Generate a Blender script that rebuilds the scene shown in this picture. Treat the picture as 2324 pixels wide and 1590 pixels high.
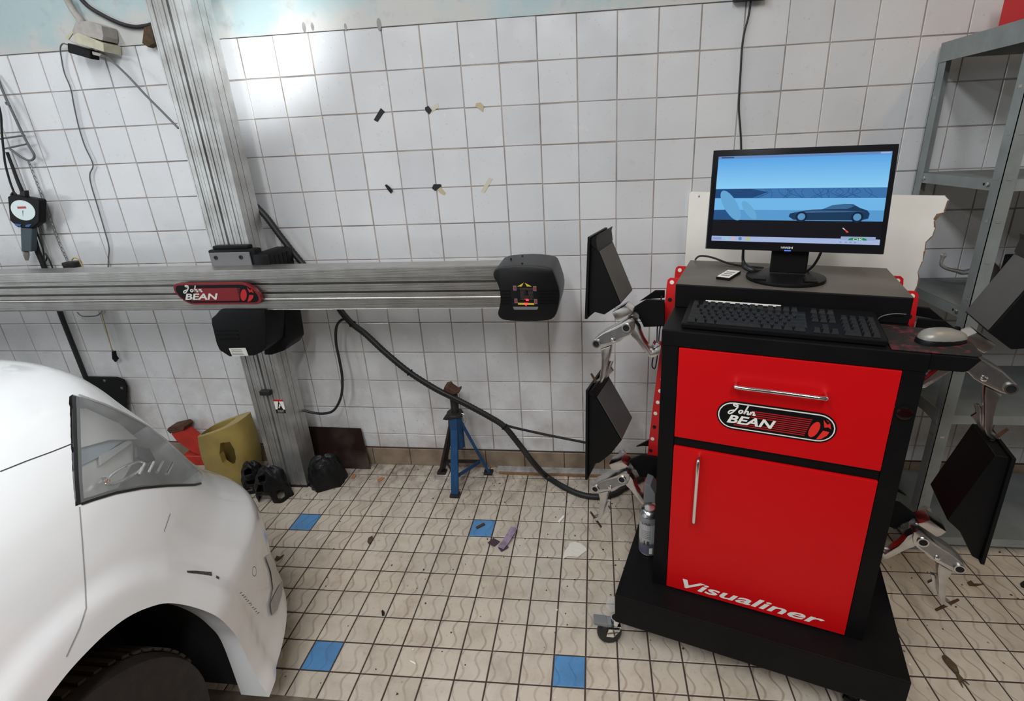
import bpy, bmesh, math, random
import numpy as np
from mathutils import Vector, Matrix
from mathutils.bvhtree import BVHTree
from mathutils.geometry import delaunay_2d_cdt
random.seed(7)
for o in list(bpy.data.objects): bpy.data.objects.remove(o)
scene = bpy.context.scene
COL = scene.collection

# ------------------------------------------------------------------ camera
CAM = np.array([1.44242, -2.1287, 1.5164])
RM = np.array([[0.993355, 0.107481, -0.041145], [-0.001976, -0.341534, -0.939867], [-0.115071, 0.933703, -0.339053]])
FPX, PCX, PCY = 1140.574, 1235.049, 746.557
cd = bpy.data.cameras.new('camera'); cam = bpy.data.objects.new('camera', cd); COL.objects.link(cam)
cd.sensor_width = 36; cd.lens = FPX / 2324 * 36
cd.shift_x = -(PCX - 1162) / 2324; cd.shift_y = -(795 - PCY) / 2324
cd.clip_start = .02
m = Matrix.Identity(4)
for i in range(3):
    m[i][0] = RM[0][i]; m[i][1] = -RM[1][i]; m[i][2] = -RM[2][i]; m[i][3] = CAM[i]
cam.matrix_world = m
scene.camera = cam

# ------------------------------------------------------------------ world, lights, exposure
w = bpy.data.worlds.new('world'); scene.world = w; w.use_nodes = True
w.node_tree.nodes['Background'].inputs[0].default_value = (.86, .94, 1.0, 1)
w.node_tree.nodes['Background'].inputs[1].default_value = .16
def area(name, loc, target, sx, sy, power, col=(1, 1, 1), spread=180):
    l = bpy.data.lights.new(name, 'AREA'); l.shape = 'RECTANGLE'; l.size = sx; l.size_y = sy
    l.energy = power; l.color = col; l.spread = math.radians(spread)
    o = bpy.data.objects.new(name, l); COL.objects.link(o); o.location = loc
    o.rotation_euler = (Vector(target) - Vector(loc)).to_track_quat('-Z', 'Y').to_euler()
    return o
area('garage_door_daylight', (-4.4, -3.6, 1.9), (0.2, -.4, 1.1), 3.0, 2.6, 58, (.88, .95, 1.0))
for x_, y_, pw_, cl_ in ((-.9, -1.4, 21, (.93, .97, 1)), (.6, -2.2, 30, (.93, .97, 1)), (-.9, -3.8, 18, (.93, .97, 1)), (.8, -3.6, 44, (.96, .98, 1)), (1.75, -3.2, 46, (.96, .97, 1)), (3.5, -1.2, 12, (1, .72, .42))):  # strongest one is an added fill to brighten car side and right wall
    area('ceiling_tube_and_fill', (x_, y_, 3.28), (x_, y_ + .25, 0), .22, 1.5, pw_, cl_)
sl = bpy.data.lights.new('wall_patch_spot', 'SPOT'); sl.energy = 1300; sl.spot_size = math.radians(8.5); sl.spot_blend = .9  # unseen spot added to throw the bright patch on wall and tower
sl.shadow_soft_size = .08; sl.color = (.93, .98, 1.0)
so = bpy.data.objects.new('wall_patch_spot', sl); COL.objects.link(so); so.location = (2.9, -2.6, 3.3)
so.rotation_euler = (Vector((.07, 0, 1.92)) - Vector(so.location)).to_track_quat('-Z', 'Y').to_euler()
vs = scene.view_settings
vs.view_transform = 'Standard'; vs.look = 'None'; vs.gamma = 1; vs.use_curve_mapping = False; vs.exposure = 0.0

# ------------------------------------------------------------------ helpers
def ray(u, v):
    return RM.T @ np.array([(u - PCX) / FPX, (v - PCY) / FPX, 1.0])
def on(u, v, **k):
    (a, val), = k.items(); i = 'xyz'.index(a); d = ray(u, v)
    return Vector(CAM + (val - CAM[i]) / d[i] * d)
YAW = math.radians(-16.2)
ORG = np.array([1.479, -.937, 0])
EX = np.array([math.cos(YAW), math.sin(YAW), 0]); EY = np.array([-math.sin(YAW), math.cos(YAW), 0])
ML = np.stack([EX, EY, [0, 0, 1]]); CLOC = ML @ (CAM - ORG)
def lo(u, v, **k):
    (a, val), = k.items(); i = 'xyz'.index(a); d = ML @ ray(u, v)
    return Vector(CLOC + (val - CLOC[i]) / d[i] * d)
CART = Matrix.Translation(ORG.tolist()) @ Matrix.Rotation(YAW, 4, 'Z')
ID = Matrix.Identity(4)

class MB:
    """collects shapes, builds ONE mesh object"""
    def __init__(s, M=ID): s.v = []; s.f = []; s.M = M; s.mi = []
    def add(s, vs_, fs_, mi=0):
        b = len(s.v); s.v += [s.M @ Vector(q) for q in vs_]; s.f += [[b + i for i in f] for f in fs_]; s.mi += [mi] * len(fs_)
        return s
    def box(s, a, b, mi=0, M=None, bev=0):
        x0, y0, z0 = a; x1, y1, z1 = b
        if bev:
            bm = bmesh.new(); bmesh.ops.create_cube(bm, size=1)
            for q in bm.verts:
                q.co = Vector(((x0 + x1) / 2 + q.co.x * (x1 - x0), (y0 + y1) / 2 + q.co.y * (y1 - y0), (z0 + z1) / 2 + q.co.z * (z1 - z0)))
            bmesh.ops.bevel(bm, geom=bm.edges[:], offset=bev, segments=2, affect='EDGES', profile=.5)
            bm.verts.index_update()
            vs_ = [q.co.copy() for q in bm.verts]; fs_ = [[q.index for q in f.verts] for f in bm.faces]; bm.free()
        else:
            vs_ = [Vector(q) for q in ((x0, y0, z0), (x1, y0, z0), (x1, y1, z0), (x0, y1, z0), (x0, y0, z1), (x1, y0, z1), (x1, y1, z1), (x0, y1, z1))]
            fs_ = [[3, 2, 1, 0], [4, 5, 6, 7], [0, 1, 5, 4], [1, 2, 6, 5], [2, 3, 7, 6], [3, 0, 4, 7]]
        if M is not None: vs_ = [M @ q for q in vs_]
        return s.add(vs_, fs_, mi)
    def prism(s, poly, d, mi=0):
        """poly: list of 3-D points, d: extrusion vector"""
        P = [Vector(q) for q in poly]; d = Vector(d); n = len(P)
        nrm = Vector((0, 0, 0))
        for i in range(n): nrm += P[i].cross(P[(i + 1) % n])
        if nrm.dot(d) > 0: P.reverse()
        return s.add(P + [q + d for q in P], [list(range(n)), list(range(2 * n - 1, n - 1, -1))] + [[i, i + n, (i + 1) % n + n, (i + 1) % n] for i in range(n)], mi)
    def sweep(s, pts, r, n=8, mi=0, cap=True, smooth=0):
        P = [Vector(q) for q in pts]
        R = list(r) if hasattr(r, '__len__') else [r] * len(P)
        if smooth: P, R = catmull(P, R, smooth)
        T = []
        for i in range(len(P)):
            t = P[min(i + 1, len(P) - 1)] - P[max(i - 1, 0)]; T.append(t.normalized() if t.length > 1e-9 else Vector((0, 0, 1)))
        a = T[0].orthogonal().normalized(); vs_ = []
        for i, q in enumerate(P):
            a = (a - T[i] * a.dot(T[i])).normalized(); b = T[i].cross(a)
            for k in range(n):
                th = 2 * math.pi * k / n; vs_.append(q + (a * math.cos(th) + b * math.sin(th)) * R[i])
        fs_ = [[i * n + k, i * n + (k + 1) % n, (i + 1) * n + (k + 1) % n, (i + 1) * n + k] for i in range(len(P) - 1) for k in range(n)]
        if cap: fs_ += [list(range(n - 1, -1, -1)), [(len(P) - 1) * n + k for k in range(n)]]
        return s.add(vs_, fs_, mi)
    def cyl(s, a, b, r, n=16, mi=0, r2=None):
        return s.sweep([a, b], [r, r if r2 is None else r2], n, mi)
    def lathe(s, prof, c, axis=(0, 0, 1), n=24, mi=0):
        ax = Vector(axis).normalized(); a = ax.orthogonal().normalized(); b = ax.cross(a); c = Vector(c); vs_ = []
        for r, h in prof:
            for k in range(n):
                th = 2 * math.pi * k / n; vs_.append(c + ax * h + (a * math.cos(th) + b * math.sin(th)) * max(r, 1e-5))
        fs_ = [[i * n + k, i * n + (k + 1) % n, (i + 1) * n + (k + 1) % n, (i + 1) * n + k] for i in range(len(prof) - 1) for k in range(n)]
        fs_ += [list(range(n - 1, -1, -1)), [(len(prof) - 1) * n + k for k in range(n)]]
        return s.add(vs_, fs_, mi)
    def ribbon(s, pts, w, nrm, t=.0006, mi=0, smooth=6):
        P = [Vector(q) for q in pts]; Wd = list(w) if hasattr(w, '__len__') else [w] * len(P)
        if smooth: P, Wd = catmull(P, Wd, smooth)
        nrm = Vector(nrm); L = []; Rr = []
        for i, q in enumerate(P):
            tt = (P[min(i + 1, len(P) - 1)] - P[max(i - 1, 0)]).normalized(); sd = tt.cross(nrm).normalized()
            L.append(q + sd * Wd[i] / 2); Rr.append(q - sd * Wd[i] / 2)
        n = len(P); d = nrm.normalized() * t
        vs_ = L + Rr + [q + d for q in L] + [q + d for q in Rr]
        fs_ = []
        for i in range(n - 1):
            fs_ += [[i, i + 1, n + i + 1, n + i], [2 * n + i, 3 * n + i, 3 * n + i + 1, 2 * n + i + 1],
                    [i, 2 * n + i, 2 * n + i + 1, i + 1], [n + i, n + i + 1, 3 * n + i + 1, 3 * n + i]]
        return s.add(vs_, fs_, mi)
    def build(s, name, mat, parent=None, smooth=0, bev=0, kind=None, label=None):
        me = bpy.data.meshes.new(name); me.from_pydata([tuple(q) for q in s.v], [], s.f)
        bm = bmesh.new(); bm.from_mesh(me)
        for f, k in zip(bm.faces, s.mi): f.material_index = k
        bmesh.ops.recalc_face_normals(bm, faces=bm.faces[:])
        if bev: bmesh.ops.bevel(bm, geom=[e for e in bm.edges if len(e.link_faces) == 2 and e.calc_face_angle(0) > .5], offset=bev, segments=2, affect='EDGES', profile=.6, clamp_overlap=True)
        bm.to_mesh(me); bm.free()
        for mt in (mat if isinstance(mat, (list, tuple)) else [mat]): me.materials.append(mt)
        return link(name, me, parent, smooth, kind, label)
def link(name, me, parent=None, smooth=0, kind=None, label=None):
    o = bpy.data.objects.new(name, me); COL.objects.link(o)
    if smooth:
        me.polygons.foreach_set('use_smooth', [True] * len(me.polygons)); me.set_sharp_from_angle(angle=math.radians(smooth))
    if parent is not None: setparent(o, parent)
    if kind: o['kind'] = kind
    if label: o['label'] = label
    return o
BASE = {}
def setparent(o, pa):
    o.parent = pa
    if pa.name in BASE: o.matrix_parent_inverse = BASE[pa.name].inverted()
def thing(name, label, cat, loc, group=None):
    e = bpy.data.objects.new(name, None); COL.objects.link(e); e.location = loc; e.empty_display_size = .05
    BASE[e.name] = Matrix.Translation(loc)
    tag(e, label, cat, group); return e
def tag(o, label, cat, group=None):
    o['label'] = label; o['category'] = cat
    if group: o['group'] = group
    return o
def catmull(P, R, k):
    Q = []; S = []; n = len(P)
    for i in range(n - 1):
        p0, p1, p2, p3 = P[max(i - 1, 0)], P[i], P[i + 1], P[min(i + 2, n - 1)]
        for j in range(k):
            t = j / k
            Q.append(.5 * ((2 * p1) + (p2 - p0) * t + (2 * p0 - 5 * p1 + 4 * p2 - p3) * t * t + (3 * p1 - p0 - 3 * p2 + p3) * t ** 3)); S.append(R[i] * (1 - t) + R[i + 1] * t)
    Q.append(P[-1]); S.append(R[-1]); return Q, S
DG = bpy.context.evaluated_depsgraph_get
def text_mesh(s, shear=0.0, bold=0.0):
    c = bpy.data.curves.new('t', 'FONT'); c.body = s; c.size = 1; c.shear = shear; c.offset = bold; c.resolution_u = 3
    o = bpy.data.objects.new('t', c); COL.objects.link(o); dg = DG(); dg.update()
    me = bpy.data.meshes.new_from_object(o.evaluated_get(dg)); vs_ = [v.co.copy() for v in me.vertices]; fs_ = [list(p.vertices) for p in me.polygons]
    bpy.data.objects.remove(o); bpy.data.curves.remove(c); bpy.data.meshes.remove(me); return vs_, fs_
def add_text(mb, s, o, ex, ez, w, h, shear=0, bold=0, mi=0):
    """text in the plane spanned by ex (reading direction) and ez; fitted into w x h with lower-left corner o"""
    vs_, fs_ = text_mesh(s, shear, bold); o = Vector(o); ex = Vector(ex); ez = Vector(ez)
    x0 = min(q.x for q in vs_); x1 = max(q.x for q in vs_); y0 = min(q.y for q in vs_); y1 = max(q.y for q in vs_)
    mb.add([o + ex * ((q.x - x0) / (x1 - x0) * w) + ez * ((q.y - y0) / (y1 - y0) * h) for q in vs_], fs_, mi)

# ------------------------------------------------------------------ materials
def mat(name, col, rough=.5, metal=0, var=0, vscale=8, col2=None, bump=0, bscale=60, spec=.5, coat=0, emit=0, alpha=1, trans=0, ior=1.45, detail=4, lo_=.35, hi_=.7):
    mt = bpy.data.materials.new(name); mt.use_nodes = True; nt = mt.node_tree; b = nt.nodes['Principled BSDF']
    b.inputs['Base Color'].default_value = (*col, 1); b.inputs['Roughness'].default_value = rough; b.inputs['Metallic'].default_value = metal
    b.inputs['Specular IOR Level'].default_value = spec; b.inputs['Coat Weight'].default_value = coat; b.inputs['Coat Roughness'].default_value = .08
    b.inputs['Transmission Weight'].default_value = trans; b.inputs['IOR'].default_value = ior; b.inputs['Alpha'].default_value = alpha
    if emit: b.inputs['Emission Color'].default_value = (*col, 1); b.inputs['Emission Strength'].default_value = emit
    g = nt.nodes.new('ShaderNodeNewGeometry')
    if var:
        n = nt.nodes.new('ShaderNodeTexNoise'); n.inputs['Scale'].default_value = vscale; n.inputs['Detail'].default_value = detail
        nt.links.new(g.outputs['Position'], n.inputs['Vector'])
        mr = nt.nodes.new('ShaderNodeMapRange'); mr.inputs[1].default_value = lo_; mr.inputs[2].default_value = hi_; mr.inputs[3].default_value = 0; mr.inputs[4].default_value = var
        nt.links.new(n.outputs['Fac'], mr.inputs[0])
        mx = nt.nodes.new('ShaderNodeMix'); mx.data_type = 'RGBA'; mx.inputs[6].default_value = (*col, 1)
        mx.inputs[7].default_value = (*(col2 or tuple(c * .4 for c in col)), 1)
        nt.links.new(mr.outputs[0], mx.inputs[0]); nt.links.new(mx.outputs[2], b.inputs['Base Color'])
    if bump:
        n2 = nt.nodes.new('ShaderNodeTexNoise'); n2.inputs['Scale'].default_value = bscale; n2.inputs['Detail'].default_value = 3
        nt.links.new(g.outputs['Position'], n2.inputs['Vector'])
        bp = nt.nodes.new('ShaderNodeBump'); bp.inputs['Strength'].default_value = bump; bp.inputs['Distance'].default_value = .004
        nt.links.new(n2.outputs['Fac'], bp.inputs['Height']); nt.links.new(bp.outputs[0], b.inputs['Normal'])
    return mt
def nd(nt, t, **k):
    n = nt.nodes.new(t)
    for a, v in k.items(): setattr(n, a, v)
    return n
def mixc(nt, fac, a, b):
    n = nd(nt, 'ShaderNodeMix', data_type='RGBA')
    for s, v in ((0, fac), (6, a), (7, b)):
        if hasattr(v, 'links'): nt.links.new(v, n.inputs[s])
        else: n.inputs[s].default_value = v if s == 0 else (*v, 1)
    return n.outputs[2]
def mrange(nt, x, a, b, c=0, d=1):
    n = nd(nt, 'ShaderNodeMapRange'); nt.links.new(x, n.inputs[0])
    for i, v in enumerate((a, b, c, d)): n.inputs[i + 1].default_value = v
    return n.outputs[0]
def noise(nt, vec, s, d=4, r=.5):
    n = nd(nt, 'ShaderNodeTexNoise'); n.inputs['Scale'].default_value = s; n.inputs['Detail'].default_value = d; n.inputs['Roughness'].default_value = r
    nt.links.new(vec, n.inputs['Vector']); return n.outputs['Fac']
def math_(nt, op, a, b=None):
    n = nd(nt, 'ShaderNodeMath', operation=op)
    for i, v in enumerate((a, b)):
        if v is None: continue
        if hasattr(v, 'links'): nt.links.new(v, n.inputs[i])
        else: n.inputs[i].default_value = v
    return n.outputs[0]

def wall_tile_mat():
    mt = bpy.data.materials.new('white_glazed_tile'); mt.use_nodes = True; nt = mt.node_tree; b = nt.nodes['Principled BSDF']
    g = nd(nt, 'ShaderNodeNewGeometry'); P = g.outputs['Position']; oi = nd(nt, 'ShaderNodeObjectInfo')
    base = mixc(nt, oi.outputs['Random'], (.60, .605, .62), (.665, .665, .67))
    sx = nd(nt, 'ShaderNodeSeparateXYZ'); nt.links.new(P, sx.inputs[0])
    big = mrange(nt, noise(nt, P, 3.5, 5), .45, .75, 0, .32)
    base = mixc(nt, big, base, (.46, .45, .45))
    sm = mrange(nt, noise(nt, P, 26, 5, .65), .6, .8, 0, .4)
    base = mixc(nt, sm, base, (.40, .37, .35))
    # splashes and specks, denser low on the wall
    low = mrange(nt, sx.outputs[2], .1, 1.1, 1, .35)
    v = nd(nt, 'ShaderNodeTexVoronoi'); v.inputs['Scale'].default_value = 46; nt.links.new(P, v.inputs['Vector'])
    sp = mrange(nt, v.outputs['Distance'], .06, .12, 1, 0)
    th = mrange(nt, noise(nt, P, 9, 3), .44, .56, 0, 1)
    base = mixc(nt, math_(nt, 'MULTIPLY', math_(nt, 'MULTIPLY', sp, th), math_(nt, 'MULTIPLY', low, .8)), base, (.07, .055, .05))
    gr = mrange(nt, noise(nt, P, 5.5, 6, .6), .42, .66, 0, .75)
    base = mixc(nt, math_(nt, 'MULTIPLY', gr, mrange(nt, sx.outputs[2], .05, .85, 1, 0)), base, (.36, .31, .28))
    nt.links.new(base, b.inputs['Base Color'])
    nt.links.new(mrange(nt, noise(nt, P, 8, 4), .35, .7, .10, .30), b.inputs['Roughness'])
    bp = nd(nt, 'ShaderNodeBump'); bp.inputs['Strength'].default_value = .08; bp.inputs['Distance'].default_value = .01
    nt.links.new(noise(nt, P, 14, 2), bp.inputs['Height']); nt.links.new(bp.outputs[0], b.inputs['Normal'])
    return mt
def floor_tile_mat(name, blue=False):
    mt = bpy.data.materials.new(name); mt.use_nodes = True; nt = mt.node_tree; b = nt.nodes['Principled BSDF']
    g = nd(nt, 'ShaderNodeNewGeometry'); P = g.outputs['Position']; oi = nd(nt, 'ShaderNodeObjectInfo')
    tc = nd(nt, 'ShaderNodeTexCoord'); s = nd(nt, 'ShaderNodeSeparateXYZ'); nt.links.new(tc.outputs['Object'], s.inputs[0])
    x, y = s.outputs[0], s.outputs[1]
    wob = math_(nt, 'MULTIPLY', math_(nt, 'SINE', math_(nt, 'MULTIPLY', y, 2 * math.pi / .098)), .0105)
    xs = math_(nt, 'ADD', math_(nt, 'ADD', x, wob), 1.0125)
    fr = math_(nt, 'ABSOLUTE', math_(nt, 'SUBTRACT', math_(nt, 'FRACT', math_(nt, 'MULTIPLY', xs, 20)), .5))
    line = mrange(nt, fr, .03, .10, 1, 0)
    wear = mrange(nt, noise(nt, P, 7, 3), .35, .6, .15, 1)
    if blue: base = mixc(nt, oi.outputs['Random'], (.055, .20, .42), (.075, .23, .46))
    else: base = mixc(nt, oi.outputs['Random'], (.45, .385, .305), (.52, .445, .36))
    base = mixc(nt, math_(nt, 'MULTIPLY', math_(nt, 'MULTIPLY', line, wear), .55), base, (.16, .10, .06) if not blue else (.03, .09, .2))
    d1 = mrange(nt, noise(nt, P, 11, 6, .65), .46, .70, 0, .6)
    base = mixc(nt, d1, base, (.27, .205, .15) if not blue else (.05, .12, .22))
    d2 = mrange(nt, noise(nt, P, 60, 4, .6), .60, .74, 0, .5)
    base = mixc(nt, d2, base, (.14, .10, .07))
    d3 = mrange(nt, noise(nt, P, 2.2, 4), .42, .68, 0, .35)
    base = mixc(nt, d3, base, (.60, .55, .49) if not blue else (.16, .30, .5))
    v = nd(nt, 'ShaderNodeTexVoronoi'); v.inputs['Scale'].default_value = 24; nt.links.new(P, v.inputs['Vector'])
    sp = math_(nt, 'MULTIPLY', mrange(nt, v.outputs['Distance'], .05, .11, 1, 0), mrange(nt, noise(nt, P, 5, 3), .5, .62, 0, .9))
    base = mixc(nt, sp, base, (.05, .035, .03))
    # grime along the wall
    sy = nd(nt, 'ShaderNodeSeparateXYZ'); nt.links.new(P, sy.inputs[0])
    gm = math_(nt, 'MULTIPLY', mrange(nt, sy.outputs[1], -.35, -.02, 0, 1), mrange(nt, noise(nt, P, 14, 5, .7), .42, .62, 0, .75))
    base = mixc(nt, gm, base, (.13, .11, .10))
    nt.links.new(base, b.inputs['Base Color']); nt.links.new(mrange(nt, noise(nt, P, 9, 3), .3, .7, .38, .62), b.inputs['Roughness'])
    h = math_(nt, 'ADD', math_(nt, 'MULTIPLY', line, -1.0), math_(nt, 'MULTIPLY', noise(nt, P, 45, 4), .5))
    bp = nd(nt, 'ShaderNodeBump'); bp.inputs['Strength'].default_value = .5; bp.inputs['Distance'].default_value = .0022
    nt.links.new(h, bp.inputs['Height']); nt.links.new(bp.outputs[0], b.inputs['Normal'])
    return mt
def paint_mat():
    mt = bpy.data.materials.new('pale_blue_plaster'); mt.use_nodes = True; nt = mt.node_tree; b = nt.nodes['Principled BSDF']
    g = nd(nt, 'ShaderNodeNewGeometry'); P = g.outputs['Position']
    s = nd(nt, 'ShaderNodeSeparateXYZ'); nt.links.new(P, s.inputs[0])
    base = mixc(nt, mrange(nt, noise(nt, P, 2.5, 4), .35, .65), (.38, .485, .50), (.44, .54, .55))
    # bare filler patches, mostly just above the tiles
    pz = mrange(nt, s.outputs[2], 1.98, 2.16, .13, -.1)
    pf = mrange(nt, math_(nt, 'ADD', noise(nt, P, 3.2, 5, .6), pz), .47, .60, 0, .9)
    base = mixc(nt, pf, base, (.55, .53, .50))
    base = mixc(nt, mrange(nt, noise(nt, P, 18, 5), .58, .75, 0, .35), base, (.25, .24, .23))
    nt.links.new(base, b.inputs['Base Color']); b.inputs['Roughness'].default_value = .7
    bp = nd(nt, 'ShaderNodeBump'); bp.inputs['Strength'].default_value = .3; bp.inputs['Distance'].default_value = .006
    nt.links.new(noise(nt, P, 12, 5), bp.inputs['Height']); nt.links.new(bp.outputs[0], b.inputs['Normal'])
    return mt
M = {}
M['tile'] = wall_tile_mat(); M['ftile'] = floor_tile_mat('cream_floor_tile'); M['fblue'] = floor_tile_mat('blue_floor_tile', True); M['paint'] = paint_mat()
M['grout'] = mat('wall_grout', (.40, .35, .32), .9, var=.75, vscale=7, col2=(.15, .125, .11), lo_=.42, hi_=.68)
M['fgrout'] = mat('floor_grout', (.055, .036, .028), .95, var=.5, vscale=20)
M['base_t'] = mat('brown_skirting_tile', (.27, .205, .145), .5, var=.7, vscale=14, col2=(.13, .09, .065), bump=.2)
M['alu'] = mat('brushed_aluminium', (.54, .525, .50), .38, 1, var=.5, vscale=18, col2=(.38, .36, .335))
M['alud'] = mat('dirty_aluminium', (.60, .60, .59), .40, .8, var=.7, vscale=10, col2=(.30, .28, .26))
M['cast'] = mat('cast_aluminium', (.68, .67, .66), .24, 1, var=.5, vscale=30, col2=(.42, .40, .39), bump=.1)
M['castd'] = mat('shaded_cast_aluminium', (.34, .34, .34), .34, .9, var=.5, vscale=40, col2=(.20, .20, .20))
M['chrome'] = mat('chrome', (.85, .85, .86), .09, 1)
M['blackp'] = mat('black_plastic', (.0045, .0045, .0048), .46, spec=.2, bump=.12, bscale=300)
M['blackm'] = mat('black_powder_coat', (.0035, .0033, .0034), .5, spec=.16, var=.2, vscale=9, col2=(.012, .011, .011), bump=.12, bscale=400)
M['blackg'] = mat('black_gloss', (.008, .008, .010), .12)
M['dusty'] = mat('dusty_black_top', (.125, .108, .088), .5, var=.6, vscale=7, col2=(.06, .052, .044), bump=.1, bscale=300)
M['backp'] = mat('lit_dusty_back_plate', (.085, .080, .075), .6, var=.4, vscale=12, col2=(.05, .047, .044))  # dusty black, lightened: overhead light on the target back put into the colour
M['dark'] = mat('dark_void', (.006, .006, .006), .8)
M['red'] = mat('red_enamel', (.56, .004, .006), .36, spec=.22, var=.12, vscale=5, col2=(.40, .004, .007), bump=.05, bscale=120)
M['redp'] = mat('red_plate', (.60, .012, .014), .4)
M['redd'] = mat('dark_red_lens', (.010, .0015, .002), .2, spec=.3)
M['redm'] = mat('badge_red', (.42, .015, .018), .35)
M['redmd'] = mat('badge_dull_red', (.20, .010, .014), .4)
M['redb'] = mat('badge_bright_red', (.75, .03, .02), .35)
M['redbord'] = mat('badge_dark_red_rim', (.17, .012, .016), .35)
M['white'] = mat('white_print', (.80, .78, .72), .5)
M['offw'] = mat('off_white_print', (.60, .58, .53), .5)
M['grey'] = mat('grey_shelf_paint', (.27, .295, .29), .5, .15, var=.55, vscale=14, col2=(.17, .185, .18), bump=.08)
M['greyd'] = mat('grey_shelf_plate', (.20, .215, .21), .55, .1, var=.6, vscale=6, col2=(.09, .10, .10))
M['zinc'] = mat('zinc_bolt', (.6, .6, .58), .3, 1)
M['board'] = mat('painted_white_board', (.88, .845, .77), .6, var=.4, vscale=5, col2=(.62, .57, .49), bump=.1, bscale=20)
M['chip'] = mat('chipped_chipboard', (.22, .13, .08), .9, var=.6, vscale=60)
M['carw'] = mat('white_car_paint', (.88, .885, .89), .25, coat=.8, spec=.5)
M['gap'] = mat('panel_gap', (.05, .05, .05), .8)
M['seam'] = mat('narrow_panel_seam', (.34, .34, .34), .7)
M['scratch'] = mat('scratched_plastic', (.025, .025, .027), .7, var=.5, vscale=200, col2=(.2, .2, .2))
M['liner'] = mat('wheel_arch_liner', (.014, .013, .014), .9, bump=.5, bscale=90)
M['tyre'] = mat('tyre_rubber', (.022, .019, .018), .7, var=.6, vscale=40, col2=(.045, .036, .03), bump=.3, bscale=180)
M['tread'] = mat('dusty_tread', (.050, .040, .033), .8, var=.5, vscale=60)
M['lampin'] = mat('lamp_housing_grey', (.40, .41, .40), .4, .2, var=.5, vscale=20, col2=(.22, .23, .23))
M['lampb'] = mat('lamp_blue_grey', (.30, .36, .41), .3, .4)
M['lamps'] = mat('lamp_silver', (.62, .61, .59), .30, .6)
M['lens'] = mat('headlight_lens', (.55, .57, .57), .06, alpha=.22)
M['blue'] = mat('blue_jack_paint', (.008, .060, .165), .5, var=.6, vscale=16, col2=(.006, .022, .05), bump=.15)
M['darkst'] = mat('dark_steel', (.022, .020, .022), .55, .4, var=.5, vscale=25, col2=(.05, .035, .03))
M['rust'] = mat('rusty_steel', (.12, .055, .03), .8, .3, var=.8, vscale=50, col2=(.045, .022, .015), bump=.4, bscale=120)
M['jug'] = mat('yellowed_plastic', (.36, .265, .075), .42, var=.55, vscale=9, col2=(.17, .115, .04), bump=.15, bscale=30)
M['brown'] = mat('brown_sheet_metal', (.028, .014, .012), .35, .3, var=.85, vscale=6, col2=(.10, .075, .065), lo_=.5, hi_=.75)
M['jred'] = mat('red_jack_paint', (.50, .025, .012), .45, var=.5, vscale=20, col2=(.20, .01, .008))
M['rubber'] = mat('black_rubber', (.012, .012, .012), .5, bump=.1, bscale=200)
M['bag'] = mat('black_bin_plastic', (.007, .007, .0075), .42, spec=.3, bump=1.0, bscale=55)
M['cable'] = mat('black_cable', (.014, .014, .015), .45)
M['cableg'] = mat('grey_cable', (.13, .13, .13), .6)
M['cablel'] = mat('light_cable', (.34, .33, .31), .6)
M['string'] = mat('yellow_string', (.45, .33, .14), .8)
M['cream'] = mat('cream_plastic', (.55, .52, .38), .5, var=.4, vscale=30)
M['creamd'] = mat('dusty_cream_plastic', (.42, .39, .36), .7, var=.6, vscale=40, col2=(.26, .24, .22))
M['gun'] = mat('blue_grey_handle', (.05, .075, .09), .5)
M['gunb'] = mat('blue_plastic', (.02, .10, .30), .4)
M['dial'] = mat('dial_face', (.70, .80, .80), .25)
M['tapeb'] = mat('black_tape', (.010, .010, .011), .5)
M['tapec'] = mat('clear_brown_tape', (.50, .42, .27), .25)
M['tapel'] = mat('pale_tape', (.58, .54, .43), .3)
M['pod'] = mat('black_pod_plastic', (.006, .006, .0065), .38, spec=.3, bump=.1, bscale=500)
M['podtop'] = M['pod']
M['yel'] = mat('yellow_print', (.62, .45, .03), .5)
M['led'] = mat('lit_red_led', (1.0, .03, .05), .4, emit=2.2)
M['ledoff'] = mat('unlit_red_led', (.30, .03, .04), .25)
M['ledg'] = mat('led_grid', (.24, .17, .13), .25, .4)
M['frame'] = mat('lens_grey_frame', (.15, .15, .15), .5)
M['key'] = mat('key_caps', (.009, .009, .0095), .45, spec=.35, var=.35, vscale=90, col2=(.028, .026, .024))
M['silver'] = mat('silver_grey_plastic', (.27, .255, .225), .35, .2, var=.4, vscale=40, col2=(.20, .19, .165))
M['can'] = mat('can_grey', (.28, .285, .29), .35, .4)
M['canl'] = mat('can_light', (.42, .42, .42), .4, .2)
M['canp'] = mat('can_purple', (.115, .11, .15), .4, .2)
M['tin'] = mat('tinplate', (.62, .62, .62), .22, 1)
M['plgrey'] = mat('grey_plastic', (.17, .175, .18), .45)
M['purple'] = mat('purple_abrasive', (.30, .225, .31), .7, var=.7, vscale=45, col2=(.13, .07, .09))
M['purpled'] = mat('dark_purple_cloth', (.055, .032, .045), .8)
M['paper'] = mat('white_dried_mortar', (.66, .62, .55), .9, bump=.5, bscale=90)
M['wood'] = mat('brown_debris', (.09, .055, .03), .9, var=.7, vscale=80)
M['orange'] = mat('orange_debris', (.38, .16, .06), .8)
M['clear'] = mat('clear_film', (.85, .86, .88), .08, alpha=.28)
M['concrete'] = mat('grey_concrete', (.36, .35, .34), .85, var=.7, vscale=30, col2=(.16, .14, .13), bump=.4)
M['skin'] = mat('rust_brown_trim', (.24, .13, .06), .8, var=.6, vscale=40)
M['mat'] = mat('mouse_mat_print', (.014, .012, .012), .6, var=.55, vscale=55, col2=(.22, .02, .025), lo_=.50, hi_=.68)
M['plate'] = mat('steel_ramp_plate', (.20, .16, .12), .6, .2, var=.6, vscale=30)
M['chainm'] = mat('pale_chain', (.30, .30, .29), .4, .5)
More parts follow.
